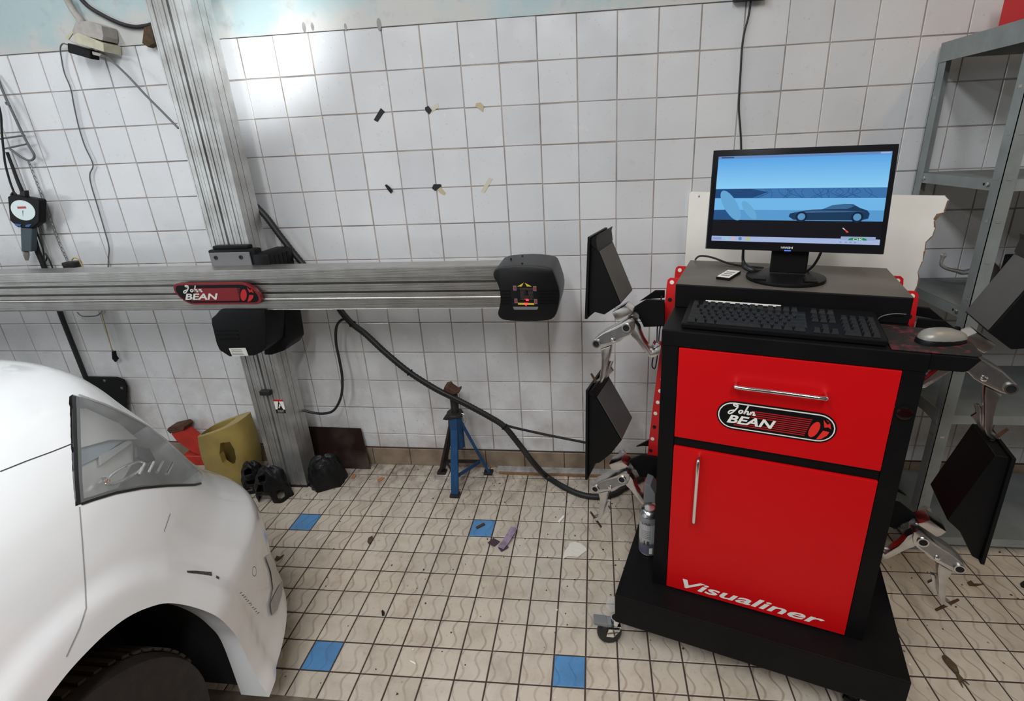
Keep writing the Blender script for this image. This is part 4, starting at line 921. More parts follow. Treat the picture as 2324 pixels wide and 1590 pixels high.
for z in (1.785, 1.372, .965, .585, .062):
    mb = MB(); x0, x1, y0, y1 = SXL + .0025, SXR - .0025, SYF + .0025, SYB - .0025
    mb.box((x0, y0, z), (x1, y1, z + .0015)); s_ = mb.build('shelf_plate', M['greyd'], sh)
    mb = MB(); mb.box((x0, y0, z - .034), (x0 + .0016, y1, z)); mb.build('end_lip', M['grey'], s_)
    mb = MB(); mb.box((x0 + .002, y0, z - .034), (x1, y0 + .0016, z)); mb.build('front_lip', M['grey'], s_)
    mb = MB(); mb.box((x0 + .002, y1 - .0016, z - .034), (x1, y1, z)); mb.build('back_lip', M['grey'], s_)
    for y in (y0 + .05, y1 - .05):
        mb = MB(); mb.lathe([(.007, 0), (.007, .003), (.004, .005)], (x0, y, z - .017), (-1, 0, 0), 10); mb.build('bolt', M['zinc'], s_)
        mb = MB(); mb.lathe([(.0045, 0), (.0045, .0006)], (x0, y + .02, z - .017), (-1, 0, 0), 10); mb.build('bolt_hole', M['dark'], s_)
mb = MB(); mb.box((SXL - .0028, -.4515, 1.738), (SXL - .0008, -.0225, 1.799)); mb.build('top_gusset', M['grey'], sh)
mb = MB(); mb.prism([(SXL - .0005, -.30, .60), (SXL - .0005, -.30, .565), (SXL - .0005, -.44, .545), (SXL - .0005, -.44, .60)], (-.0025, 0, 0)); mb.build('corner_brace', M['grey'], sh)
# things on the shelves
oc = thing('oil_can', 'dark oil can with a bent metal spout on the middle shelf', 'oil can', (2.80, -.20, .967))
mb = MB(); mb.lathe([(.045, 0), (.05, .01), (.045, .05), (.026, .085), (.012, .10)], (2.82, -.20, .9668), n=20); mb.build('can_body', M['darkst'], oc, smooth=40)
P = [on(2193, 617, y=-.20), on(2170, 614, y=-.2), on(2148, 609, y=-.2), on(2136, 600, y=-.2), on(2138, 588, y=-.2), on(2142, 580, y=-.2)]
mb = MB(); mb.sweep([Vector((2.82, -.20, 1.06))] + P, [.011, .010, .007, .0055, .0055, .0055, .008], 8, smooth=5); mb.build('spout', M['alud'], oc, smooth=60)
MB().lathe([(.009, -.004), (.010, 0), (.009, .004), (.004, .004)], P[-1], (0, -1, 0), 12).build('spout_ring', M['alud'], oc)
dk = MB(); dk.box((2.93, -.30, .9668), (3.3, -.10, 1.075), bev=.006); tag(dk.build('tool_case', M['blackp']), 'black tool case lying on the middle shelf behind the clamp', 'case')
rb = MB(); rb.box((2.725, -.34, 1.7868), (3.0, -.10, 1.93), bev=.006); ro = rb.build('red_box', M['redp']); tag(ro, 'red box on top of the shelving, cut by the picture corner', 'box')

# ------------------------------------------------------------------ things on the wall
def wallscrap(name, label, pts, mt, y=-.0012, t=.0016, curl=None, cat='tape', par=None):
    mb = MB(); P = [on(u, v, y=y) for u, v in pts]
    if curl: P = [q + Vector((0, -c, 0)) for q, c in zip(P, curl)]
    mb.prism(P, (0, t, 0)); o = mb.build(name, mt, par)
    if par is None: tag(o, label, cat, 'scraps of tape on the wall')
    return o
wallscrap('tape_scrap', 'black tape strip slanting, upper left of the six wall scraps', [(864, 245), (873, 253), (857, 277), (848, 272)], M['tapeb'])
t_ = wallscrap('tape_scrap', 'folded black tape with clear strip, upper middle of the six wall scraps', [(964, 244), (972, 240), (980, 250), (974, 259), (966, 252)], M['tapeb'], y=-.003)
wallscrap('clear_strip', '', [(975, 246), (994, 233), (996, 243), (978, 256)], M['tapel'], par=t_)
wallscrap('tape_scrap', 'torn brown transparent tape, upper right of the six wall scraps', [(1080, 234), (1090, 232), (1098, 240), (1096, 254), (1086, 246), (1079, 242)], M['tapec'])
wallscrap('tape_scrap', 'black curled tape flake, lower left of the six wall scraps', [(873, 420), (878, 418), (886, 424), (892, 432), (887, 439), (880, 430)], M['tapeb'], y=-.003, curl=[0, .004, .006, .003, 0, .003])
t_ = wallscrap('tape_scrap', 'black tape wedge with brown tail, lower middle of the six wall scraps', [(984, 418), (1000, 418), (1002, 422), (987, 433), (980, 427)], M['tapeb'], y=-.003)
wallscrap('brown_tail', '', [(992, 430), (1000, 424), (1012, 438), (1008, 443), (998, 438)], M['tapec'], par=t_)
wallscrap('tape_scrap', 'straight clear tape strip, lower right of the six wall scraps', [(1110, 402), (1118, 406), (1099, 438), (1091, 434)], M['tapel'])
cable('wall_cable', 'black cable hanging down the wall above the monitor', [on(u, v, y=-.012) for u, v in ((1706, -20), (1703, 10), (1698, 40), (1689, 75), (1684, 110), (1681, 160), (1678, 210), (1677, 250), (1680, 290), (1682, 330), (1682, 400))] + [on(1682, 560, y=-.06), on(1682, 640, y=-.10)], .0036, M['cable'])
mb = MB(); q = on(1707, -4, y=-.03); mb.box((q.x - .06, -.04, q.z - .004), (q.x + .05, -.0035, q.z + .04), bev=.004); tag(mb.build('wall_socket', M['darkst']), 'dark socket box at the top of the wall above the cable', 'socket')
# power adapter, connector box and pipe at the upper left
jb = thing('connector_box', 'dusty cream connector box hanging on a white pipe at the upper left', 'connector box', tuple(on(195, 95, y=-.03)))
WP = lambda u, v, y=-.05: on(u, v, y=y)
def wbox(name, mt, par, pts, y0, d, bev=.002):
    mb = MB(); mb.prism([on(u, v, y=y0) for u, v in pts], (0, d, 0)); return mb.build(name, mt, par, bev=bev)
wbox('upper_block', M['creamd'], jb, [(164, 70), (170, 50), (197, 47), (230, 58), (234, 82), (232, 92), (196, 82), (166, 80)], -.075, .068)
wbox('lower_block', M['cream'], jb, [(168, 78), (176, 74), (234, 98), (236, 118), (170, 97)], -.085, .080)
wbox('flap', M['cream'], jb, [(146, 86), (164, 68), (166, 74), (155, 90), (178, 101), (174, 101)], -.07, .004, 0)
wbox('plug_row', M['creamd'], jb, [(208, 116), (230, 122), (226, 128), (210, 124)], -.07, .03)
mb = MB(); mb.sweep([WP(190, 62, -.04), WP(182, 44, -.04), WP(172, 32, -.035), WP(158, 10, -.03), WP(150, -10, -.03)], [.016, .014, .012, .012, .014], 10, smooth=5); mb.build('pipe', M['creamd'], jb, smooth=50)
ad = wbox('power_adapter', M['blackp'], None, [(152, 97), (205, 113), (206, 134), (186, 128), (154, 119)], -.062, .040, .004); tag(ad, 'black power adapter with a thin lead plugged under the connector box', 'adapter')
cable('thin_lead', 'thin grey lead hanging down the wall from the black adapter', [WP(152, 101, -.03), WP(143, 99, -.03), WP(137, 108, -.02), WP(139, 130, -.012), WP(146, 165, -.010), WP(160, 200, -.010), WP(168, 240, -.010), WP(178, 285, -.010), WP(192, 330, -.010), WP(207, 362, -.010), WP(211, 378, -.010), WP(204, 395, -.010), WP(207, 420, -.010), WP(222, 470, -.010), WP(238, 525, -.010), WP(247, 560, -.010), WP(246, 590, -.010), WP(244, 640, -.010), WP(240, 685, -.012), WP(225, 713, -.012), WP(200, 718, -.012), WP(184, 716, -.012), WP(175, 708, -.012)], .0026, M['cableg'])
cable('slanting_cable', 'dark cable slanting from the connector box to the tower', [WP(232, 122, -.06), WP(245, 130, -.06), WP(290, 172, -.07), WP(330, 215, -.10), WP(370, 255, -.13), WP(405, 291, -.15)], .0042, M['cableg'])
cable('dark_conduit', 'dark curved conduit on the blue plaster at the upper left', [WP(176, -12, -.012), WP(200, 14, -.012), WP(240, 38, -.012), WP(275, 54, -.012), WP(305, 61, -.012), WP(330, 59, -.012), WP(345, 55, -.012)], .0078, M['darkst'])
mb = MB(); mb.prism([on(u, v, y=-.035) for u, v in ((322, 98), (326, 62), (344, 56), (350, 98), (335, 107))], (0, .030, 0)); tag(mb.build('wooden_block', M['wood'], bev=.003), 'small brown block on the wall beside the tower at the conduit end', 'block')
# tyre inflator with gauge
tg = thing('tyre_inflator', 'black tyre inflator with a round white gauge hanging on the wall', 'tyre inflator', tuple(on(60, 580, y=-.06)))
wbox('gauge_body', M['blackp'], tg, [(17, 446), (26, 442), (85, 452), (90, 456), (89, 505), (72, 518), (40, 516), (22, 500)], -.075, .032, .004)
c0 = on(53, 477, y=-.0755); 
def disc(name, mt, par, c, rx, rz, y, n=28):
    mb = MB(); mb.prism([(c.x + rx * math.cos(t), y, c.z + rz * math.sin(t)) for t in np.linspace(0, 2 * math.pi, n, endpoint=False)], (0, .002, 0)); return mb.build(name, mt, par)
dl = disc('dial_face', M['dial'], tg, c0, .060, .045, -.0775)
mb = MB(); q = c0; mb.box((q.x - .022, -.0785, q.z + .008), (q.x + .022, -.0776, q.z + .017)); mb.build('dial_red_band', M['redm'], dl)
mb = MB(); mb.add([(q.x - .002, -.0786, q.z - .002), (q.x + .002, -.0786, q.z), (q.x - .012, -.0786, q.z - .03)], [[0, 1, 2]]); mb.build('dial_needle', M['dark'], dl)
for a in ([(31, 507), (48, 509), (46, 514), (36, 513)], [(58, 510), (72, 508), (66, 515), (57, 515)]): wbox('blue_button', M['gunb'], tg, a, -.078, .01, .001)
wbox('grip', M['gun'], tg, [(46, 516), (73, 518), (71, 571), (48, 570)], -.070, .026, .004)
mb = MB(); mb.sweep([on(59, 571, y=-.060), on(60, 580, y=-.060), on(61, 590, y=-.060)], [.012, .011, .006], 10); mb.build('hose_nipple', M['alud'], tg, smooth=50)
wbox('hanger_knob', M['darkst'], tg, [(44, 436), (55, 432), (58, 450), (44, 448)], -.065, .02, .003)
mb = MB(); mb.sweep([on(38, 446, y=-.06), on(35, 440, y=-.06), on(30, 437, y=-.06), on(26, 443, y=-.06)], .005, 8, smooth=4); mb.build('hanger_ring', M['darkst'], tg, smooth=50)
cable('air_hose', 'thick black air hose running down the wall behind the inflator', [on(u, v, y=y) for u, v, y in ((16, 345, -.02), (26, 372, -.02), (40, 410, -.02), (52, 440, -.02), (68, 495, -.02), (82, 560, -.02), (100, 605, -.02), (135, 705, -.02), (155, 757, -.02), (178, 815, -.02), (196, 860, -.02), (215, 905, -.02))], [.006, .006, .007, .008, .010, .011, .011, .011, .011, .011, .011, .011], M['rubber'])
cable('twin_cable', 'thin black double cable looping above the inflator', [on(u, v, y=-.035) for u, v in ((-6, 228), (2, 262), (4, 300), (8, 340), (12, 372), (22, 410), (30, 432), (36, 446))], .0042, M['cable'])
cable('hanging_strap', 'thin dark strap with a hook beside the air hose', [on(u, v, y=-.03) for u, v in ((76, 505), (85, 530), (96, 560), (99, 574), (100, 588), (104, 592), (106, 582), (102, 574), (112, 590), (122, 615))], .0034, M['cable'])
# wire bracket
wbk = thing('wire_bracket', 'bent grey wire bracket with two cross bars on the wall above the inflator', 'bracket', tuple(on(60, 362, y=-.03)))
MB().sweep([on(u, v, y=y) for u, v, y in ((-8, 170, -.008), (10, 215, -.02), (30, 258, -.03), (52, 305, -.03), (68, 335, -.03), (77, 350, -.03), (76, 360, -.03), (66, 364, -.03), (48, 356, -.03), (30, 343, -.03), (20, 336, -.03))], .0048, 8, smooth=6).build('wire', M['cableg'], wbk, smooth=60)
for a, b in (((0, 315), (56, 307)), ((12, 337), (64, 326))): MB().sweep([on(*a, y=-.03), on(*b, y=-.03)], .0038, 8).build('cross_bar', M['cableg'], wbk)
MB().sweep([on(u, v, y=-.03) for u, v in ((13, 231), (15, 237), (23, 239))], .003, 6, smooth=4).build('small_hook', M['cableg'], wbk)
# chain
ch = thing('thin_chain', 'thin pale chain hanging slantwise on the wall beside the inflator', 'chain', tuple(on(152, 588, y=-.02)))
C = [on(u, v, y=-.012) for u, v in ((66, 370), (80, 405), (100, 460), (120, 515), (138, 560), (152, 590))]
Cp, _ = catmull(C, [1] * len(C), 8); lnk = 0
tot = 0; pos = []
for i in range(len(Cp) - 1):
    L_ = (Cp[i + 1] - Cp[i]).length; k = 0
    while tot < L_: pos.append((Cp[i].lerp(Cp[i + 1], tot / L_), (Cp[i + 1] - Cp[i]).normalized())); tot += .0125
    tot -= L_
for i, (q, d) in enumerate(pos):
    s = d.cross(Vector((0, 1, 0))).normalized() if i % 2 == 0 else Vector((0, 1, 0))
    mb = MB(); mb.sweep([q + d * .008 * math.cos(t) + s * .0042 * math.sin(t) for t in np.linspace(0, 2 * math.pi, 9)], .0019, 5, cap=False); mb.build('chain_link', M['chainm'], ch)
# bottle standing behind the crossbar on the hose reel hook
bo = thing('hanging_bottle', 'white plastic bottle with black lid hanging behind the crossbar', 'bottle', tuple(on(163, 700, y=-.10)))
q = on(163, 597, y=-.10)
mb = MB(); mb.lathe([(.026, .008), (.034, .006), (.035, -.002), (.034, -.016), (.03, -.018)], q, n=22); mb.build('lid', M['rubber'], bo, smooth=40)
mb = MB(); mb.lathe([(.028, -.018), (.040, -.03), (.043, -.06), (.043, -.20), (.038, -.21)], q, n=22); mb.build('bottle_body', M['bottle'], bo, smooth=40)
mb = MB(); mb.sweep([on(u, v, y=-.10) for u, v in ((163, 590), (168, 585), (178, 588), (184, 598), (190, 610))], .003, 6, smooth=4); mb.build('tie_string', M['string'], bo)
sg_ = thing('string_with_plug', 'yellow string with a black plug hanging below the crossbar', 'string', tuple(on(259, 822, y=-.03)))
mb = MB(); mb.sweep([on(u, v, y=-.03) for u, v in ((226, 690), (232, 715), (242, 750), (254, 793))], .0022, 6, smooth=4); mb.build('string', M['string'], sg_)
wbox('plug', M['blackp'], sg_, [(253, 797), (259, 797), (261, 808), (266, 815), (261, 822), (254, 814)], -.036, .012, .002)
MB().sweep([on(254, 792, y=-.03), on(256, 798, y=-.03)], .004, 8).build('metal_ring', M['zinc'], sg_)

# ------------------------------------------------------------------ things on the floor along the wall
bp = thing('black_plate', 'black plastic plate with bolt holes leaning on the wall behind the car', 'plate', (-1.15, -.05, 0))
mb = MB(); P = [on(u, v, y=-.028) for u, v in ((196, 855), (262, 856), (280, 862), (288, 876), (293, 950), (294, 1010), (210, 1010))]
P = [Vector((q.x, -.028 - (.5 - q.z) * .10, max(q.z, 0))) for q in P]; P[-1].z = P[-2].z = 0
mb.prism(P, (0, .010, 0)); mb.build('plate_sheet', M['blackp'], bp)
for u, v in ((232, 866), (273, 882), (259, 930)):
    q = on(u, v, y=-.0445); mb = MB(); mb.lathe([(.008, 0), (.008, .0015), (.003, .002)], (q.x, -.0285 - (.5 - q.z) * .10, q.z), (0, -1, 0), 10); mb.build('bolt_hole', M['zinc'], bp)
pl = thing('metal_sheet', 'dark brown metal sheet leaning on the wall right of the tower', 'sheet', (.10, -.03, 0))
mb = MB(); mb.prism([(-.085, -.022, .222), (.224, -.022, .218), (.256, -.058, 0), (-.085, -.058, 0)], (0, .004, 0)); mb.build('sheet', M['brown'], pl, bev=.001)
# cut yellow canister
jg = thing('cut_canister', 'yellowed plastic canister with its top cut open beside the tower', 'canister', (-.40, -.16, 0))
# body built from stacked outlines (front silhouette in x-z, rounded in depth)
prof = [(0, -.500, -.318), (.012, -.512, -.305), (.06, -.528, -.290), (.14, -.538, -.272), (.22, -.532, -.270), (.265, -.520, -.280)]
def ring(x0, x1, z, n=28, y0=-.235, y1=-.075):
    out = []
    for k in range(n):
        t = 2 * math.pi * k / n; cx, sx = math.cos(t), math.sin(t)
        out.append(Vector(((x0 + x1) / 2 + (x1 - x0) / 2 * math.copysign(abs(cx) ** .55, cx), (y0 + y1) / 2 + (y1 - y0) / 2 * math.copysign(abs(sx) ** .6, sx), z)))
    return out
rg = [ring(a, b, z) for z, a, b in prof]
def toprise(q): return q + Vector((0, 0, .085 * (q.x + .52) / .24))
rg[-1] = [toprise(q) for q in rg[-1]]; rg[-2] = [q + Vector((0, 0, .03 * (q.x + .52) / .24)) for q in rg[-2]]
cen = sum(rg[-1], Vector()) / 28
inner = [cen + (q - cen) * .66 + Vector((-.035, 0, -.0115)) for q in rg[-1]]
low = [Vector((q.x, q.y, .05)) for q in inner]
mb = MB(); R_ = rg + [inner, low]; n = 28
mb.add([q for r in R_ for q in r], [[i * n + k, i * n + (k + 1) % n, (i + 1) * n + (k + 1) % n, (i + 1) * n + k] for i in range(len(R_) - 1) for k in range(n)] + [list(range(n - 1, -1, -1)), [(len(R_) - 1) * n + k for k in range(n)]])
jb_ = mb.build('canister_body', M['jug'], jg, smooth=50)
# handle hole on the left: boolean cut later replaced by a recessed dark pocket
hp = [(500, 1005), (520, 1003), (530, 1020), (534, 1040), (532, 1055), (518, 1062), (505, 1050), (498, 1030)]
cut = MB(); cut.prism([on(u, v, y=-.235) + Vector((0, -.06, 0)) for u, v in hp], (0, .26, 0)); cu = cut.build('cutter', M['jug'])
bmod = jb_.modifiers.new('hole', 'BOOLEAN'); bmod.object = cu; bmod.operation = 'DIFFERENCE'; bmod.solver = 'EXACT'
dg = DG(); dg.update(); nm = bpy.data.meshes.new_from_object(jb_.evaluated_get(dg)); jb_.modifiers.clear(); jb_.data = nm; bpy.data.objects.remove(cu)
# red trolley jack arm
rj = thing('red_jack', 'red jack arm with a rusty saddle lying behind the car nose', 'jack', (-.66, -.05, 0))
mb = MB(); mb.prism([on(u, v, y=-.068) for u, v in ((388, 984), (412, 974), (428, 985), (472, 1022), (474, 1040), (440, 1028), (400, 1000))], (0, .05, 0)); mb.build('jack_arm', M['jred'], rj, bev=.004)
mb = MB(); mb.prism([on(u, v, y=-.074) for u, v in ((378, 976), (382, 970), (412, 963), (419, 968), (416, 976), (386, 984))], (0, .06, 0)); mb.build('saddle', M['rust'], rj, bev=.003)
mb = MB(); mb.box((-.78, -.072, 0), (-.545, -.016, .06), bev=.006); mb.build('jack_frame', M['jred'], rj)
# vented black covers at the foot of the tower
def cover(label, ctr, rx, ry, h, rot, holes):
    t = thing('vented_cover', label, 'cover', (ctr[0], ctr[1], 0), 'black plastic pieces at the tower foot')
    Mx = Matrix.Translation((ctr[0], ctr[1], 0)) @ Matrix.Rotation(rot, 4, 'Z'); mb = MB(Mx); nz, nx = 12, 36; rr_ = random.Random(int(h * 1e4)); vs_ = []; sc_ = []
    for i in range(nz + 1):
        a = i / nz * math.pi / 2 * .98
        for k in range(nx):
            t_ = 2 * math.pi * k / nx; w_ = 1 + .09 * math.sin(5 * t_ + i * .8) + .05 * math.sin(11 * t_ - i * 1.3) + rr_.uniform(-.06, .06)
            vs_.append((rx * math.cos(t_) * math.cos(a) ** .6 * w_, ry * math.sin(t_) * math.cos(a) ** .6 * w_, h * math.sin(a) * (1 + .06 * math.sin(3 * t_))))
    hs = set()
    for (k0, k1, i0, i1) in holes:
        for k in range(k0, k1):
            for i in range(i0, i1): hs.add((i, k % nx))
    fs_ = [[i * nx + k, i * nx + (k + 1) % nx, (i + 1) * nx + (k + 1) % nx, (i + 1) * nx + k] for i in range(nz) for k in range(nx) if (i, k) not in hs]
    fs_.append([nz * nx + k for k in range(nx)]); mb.add(vs_, fs_); o = mb.build('shell', M['bag'], t, smooth=60)
    sm = o.modifiers.new('thick', 'SOLIDIFY'); sm.thickness = .003; sm.offset = -1
    ss = o.modifiers.new('soft', 'SUBSURF'); ss.levels = 1; ss.render_levels = 1
    return t
cover('vented black plastic shell in front of the tower foot', (-.112, -.296), .080, .052, .165, .1, [(23, 27, 6, 8), (22, 26, 3, 5), (23, 28, 0, 2), (30, 33, 1, 3)])
cover('smaller vented black plastic shell left of the tower foot', (-.248, -.240), .054, .048, .150, .3, [(24, 29, 6, 8), (24, 30, 3, 4), (23, 27, 1, 2)])
cover('crumpled black bin bag right of the tower foot', (.094, -.178), .085, .064, .155, .5, [])


# ------------------------------------------------------------------ white car
cartop = thing('white_car', 'white car nose with scratched bumper and grey headlight', 'car', (-.38, -1.6, 0))
zs_ = [.14, .20, .27, .34, .41, .48, .54, .60, .66, .72, .78, .84, .90, .95, 1.0, 1.04, 1.075, 1.105]
aa = [.949, .932, .921, .915, .912, .91, .901, .891, .88, .868, .852, .83, .8, .758, .699, .62, .516, .393]
ab = [1.26, 1.277, 1.292, 1.302, 1.297, 1.272, 1.22, 1.175, 1.143, 1.118, 1.093, 1.071, 1.049, 1.04, 1.021, .971, .868, .742]
an = [3.48, 3.37, 3.33, 3.35, 3.42, 3.49, 3.38, 3.3, 3.29, 3.31, 3.32, 3.28, 3.2, 3.15, 3.12, 3.14, 3.17, 3.2]
XC, YB = -.38, -2.0
zf = np.linspace(zs_[0], zs_[-1], 84)
def smooth_interp(z, xs, ys):
    k = np.array([np.interp(z + d, xs, ys) for d in np.linspace(-.02, .02, 9)]); return k.mean(0)
af, bf, nf = smooth_interp(zf, zs_, aa), smooth_interp(zf, zs_, ab), smooth_interp(zf, zs_, an)
nph = 46; ph = np.concatenate([np.linspace(0, math.pi / 2, nph)])
def outline(a, b, NE):
    t = np.linspace(0, math.pi / 2, 600); x = XC + a * np.clip(np.cos(t), 0, 1) ** (2 / NE); y = YB + b * np.clip(np.sin(t), 0, 1) ** (2 / NE)
    x = np.concatenate([np.full(60, XC + a), x]); y = np.concatenate([np.linspace(-2.3, YB, 60, endpoint=False), y])
    d = np.concatenate([[0], np.cumsum(np.hypot(np.diff(x), np.diff(y)))]); q = np.linspace(0, d[-1], 120)
    pts = [(XC + a, -4.4), (XC + a, -3.2)] + list(zip(np.interp(q, d, x), np.interp(q, d, y)))
    return pts + [(2 * XC - x, y) for x, y in reversed(pts[:-1])]
ARC = [(-1.273, .0), (-1.272, .173), (-1.274, .339), (-1.290, .415), (-1.315, .486), (-1.35, .553), (-1.39, .608), (-1.43, .64), (-1.471, .662), (-1.515, .674), (-1.558, .678), (-1.60, .677), (-1.645, .668), (-1.70, .648), (-1.76, .62), (-1.83, .575), (-1.89, .51), (-1.935, .43), (-1.955, .33), (-1.96, .2), (-1.96, .0)]
def flare(q):
    d = min(math.hypot(q.y - (ARC[i][0] + (ARC[i + 1][0] - ARC[i][0]) * k / 3), q.z - (ARC[i][1] + (ARC[i + 1][1] - ARC[i][1]) * k / 3)) for i in range(len(ARC) - 1) for k in range(3))
    if d < .11 and abs(q.x - XC) > .5:
        f = max(0, min(1, (.095 - d) / .045)); f = f * f * (3 - 2 * f); q.x += math.copysign(.013 * f, q.x - XC)
    return q
rings = [[Vector((x, y, z)) for x, y in outline(a, b, e_)] for z, a, b, e_ in zip(zf, af, bf, nf)]
for r in rings:
    for q in r:
        if -2.1 < q.y < -1.1 and q.z < .82: flare(q)
n = len(rings[0])
vs_ = [q for r in rings for q in r]; fs_ = [[i * n + k, i * n + (k + 1) % n, (i + 1) * n + (k + 1) % n, (i + 1) * n + k] for i in range(len(rings) - 1) for k in range(n)]
fs_ += [list(range(n - 1, -1, -1)), [(len(rings) - 1) * n + k for k in range(n)]]
mb = MB(); mb.add(vs_, fs_); cbody = mb.build('car_shell', M['carw'])
bvh = BVHTree.FromPolygons([tuple(v.co) for v in cbody.data.vertices], [list(p.vertices) for p in cbody.data.polygons])
CV = Vector(CAM)
def hit(u, v):
    d = Vector(ray(u, v)).normalized(); loc, nr, _, _ = bvh.ray_cast(CV, d)
    if loc is None:
        best = None
        for t in np.linspace(.6, 2.6, 120):
            l2, n2, _, ds = bvh.find_nearest(CV + d * t)
            if best is None or ds < best[2]: best = (l2, n2, ds)
        loc, nr = best[0], best[1]
    if nr.dot(loc - Vector((XC, -1.9, .5))) < 0: nr = -nr
    return loc, nr
def patch(px, step=9):
    """triangulated patch of the car surface inside a pixel outline -> points, normals, triangles, boundary loop"""
    ring_ = []
    for i in range(len(px)):
        a = Vector(px[i]); b = Vector(px[(i + 1) % len(px)]); m_ = max(1, int((b - a).length / step))
        ring_ += [a.lerp(b, k / m_) for k in range(m_)]
    nb = len(ring_); pts = list(ring_)
    xs = [p[0] for p in px]; ys = [p[1] for p in px]
    def inside(x, y):
        c = False; j = nb - 1
        for i in range(nb):
            if (ring_[i].y > y) != (ring_[j].y > y) and x < (ring_[j].x - ring_[i].x) * (y - ring_[i].y) / (ring_[j].y - ring_[i].y) + ring_[i].x: c = not c
            j = i
        return c
    y = min(ys)
    while y < max(ys):
        x = min(xs)
        while x < max(xs):
            if inside(x, y) and min((Vector((x, y)) - q).length for q in ring_) > step * .5: pts.append(Vector((x, y)))
            x += step
        y += step
    v2, _, tri, *_ = delaunay_2d_cdt(pts, [(i, (i + 1) % nb) for i in range(nb)], [list(range(nb))], 1, 1e-4)
    H_ = [hit(q.x, q.y) for q in v2]
    return [h[0] for h in H_], [h[1] for h in H_], [list(t) for t in tri], nb
def surf_patch(name, px, mt, par, off, step=9, t=.0, smooth=60):
    P, N, T, nb = patch(px, step); mb = MB(); mb.add([p + n_ * off for p, n_ in zip(P, N)], T); return mb.build(name, mt, par, smooth=smooth)
HL = [(171, 903), (178, 898), (200, 906), (240, 920), (290, 944), (335, 968), (380, 1003), (425, 1045), (452, 1070), (459, 1085), (455, 1097), (440, 1100), (380, 1101), (320, 1106), (260, 1117), (205, 1134), (180, 1143), (176, 1090), (173, 1000)]
P, N, T, nb = patch(HL, 8)
navg = sum(N, Vector()).normalized()
inward = (-navg * .9 + Vector((-.2, -.3, 0))).normalized()
mb = MB(); k = len(P)
V_ = [p + n_ * .03 for p, n_ in zip(P, N)] + [p + inward * .085 for p in P]
mb.add(V_, [list(t) for t in T] + [[i + k for i in reversed(t)] for t in T] + [[i, (i + 1) % nb, (i + 1) % nb + k, i + k] for i in range(nb)]); hlcut = mb.build('cutter_lamp', M['lampin'])
arch = [(-1.273, .0), (-1.272, .173), (-1.274, .339), (-1.290, .415), (-1.315, .486), (-1.35, .553), (-1.39, .608), (-1.43, .64), (-1.471, .662), (-1.515, .674), (-1.558, .678), (-1.60, .677), (-1.645, .668), (-1.70, .648), (-1.76, .62), (-1.83, .575), (-1.89, .51), (-1.935, .43), (-1.955, .33), (-1.96, .2), (-1.96, .0)]
archv, _ = catmull([Vector((0, y, z)) for y, z in arch], [1] * len(arch), 4); arch = [(q.y, q.z) for q in archv]
mb = MB(); mb.prism([(.40, y, z) for y, z in arch], (.5, 0, 0)); c1 = mb.build('cutter_arch', M['carw'])
yc_, zc_ = -1.62, .30
mb = MB(); mb.prism([(.12, yc_ + (y - yc_) * 1.07, zc_ + (z - zc_) * 1.07 if z > .05 else z) for y, z in arch], (.335, 0, 0)); c2 = mb.build('cutter_liner', M['liner'])
for c in (c1, c2, hlcut):
    md = cbody.modifiers.new('cut', 'BOOLEAN'); md.object = c; md.operation = 'DIFFERENCE'; md.solver = 'EXACT'; md.material_mode = 'TRANSFER'
dg = DG(); dg.update(); me = bpy.data.meshes.new_from_object(cbody.evaluated_get(dg))
for o in (cbody, c1, c2, hlcut): bpy.data.objects.remove(o)
# split the shell into hood, bumper and fender along its panel gaps
def split(me, co, no):
    outs = []
    for inner, outer in ((False, True), (True, False)):
        bm = bmesh.new(); bm.from_mesh(me); bmesh.ops.bisect_plane(bm, geom=bm.verts[:] + bm.edges[:] + bm.faces[:], plane_co=co, plane_no=no, clear_inner=inner, clear_outer=outer, dist=1e-5)
        m2 = bpy.data.meshes.new('piece'); bm.to_mesh(m2); bm.free()
        for mt in me.materials: m2.materials.append(mt)
        outs.append(m2)
    return outs  # (inner side kept, outer side kept)
g0, g1_ = hit(2, 1069)[0], hit(168, 1005)[0]
dh = (g1_ - g0).normalized(); nh = dh.cross(Vector((1, 0, 0))).normalized(); nh = nh if nh.z > 0 else -nh
lower, hood = split(me, g0, nh)
s0_, s1_ = hit(181, 1150)[0], hit(193, 1378)[0]
ds_ = (s0_ - s1_); ds_.x = 0; nsm = Vector((1, 0, 0)).cross(ds_).normalized(); nsm = nsm if nsm.y > 0 else -nsm
fender, bumper = split(lower, s1_, nsm)
for nm_, m_ in (('hood', hood), ('fender', fender), ('front_bumper', bumper)): link(nm_, m_, cartop, smooth=32)
bump_o = [c for c in cartop.children if c.name.startswith('front_bumper')][0]
def ribbon_px(name, pts, w, mt, par, off=.0006, k=6):
    P = []
    for i in range(len(pts) - 1):
        for j in range(k): P.append(hit(*(Vector(pts[i]).lerp(Vector(pts[i + 1]), j / k))))
    P.append(hit(*pts[-1])); L_, R_ = [], []
    for i, (q, nr) in enumerate(P):
        t_ = (P[min(i + 1, len(P) - 1)][0] - P[max(i - 1, 0)][0]).normalized(); s = t_.cross(nr).normalized(); ww = w[0] + (w[1] - w[0]) * i / len(P) if isinstance(w, tuple) else w
        L_.append(q + s * ww / 2 + nr * off); R_.append(q - s * ww / 2 + nr * off)
    mb = MB(); m_ = len(P); mb.add(L_ + R_, [[i, i + 1, m_ + i + 1, m_ + i] for i in range(m_ - 1)]); return mb.build(name, mt, par)
ribbon_px('panel_gap', [(0, 1070), (60, 1046), (120, 1024), (170, 1004)], .0024, M['gap'], cartop)
ribbon_px('panel_gap', [(180, 1150), (187, 1240), (193, 1330), (195, 1380), (180, 1425), (150, 1490)], .0022, M['seam'], cartop)
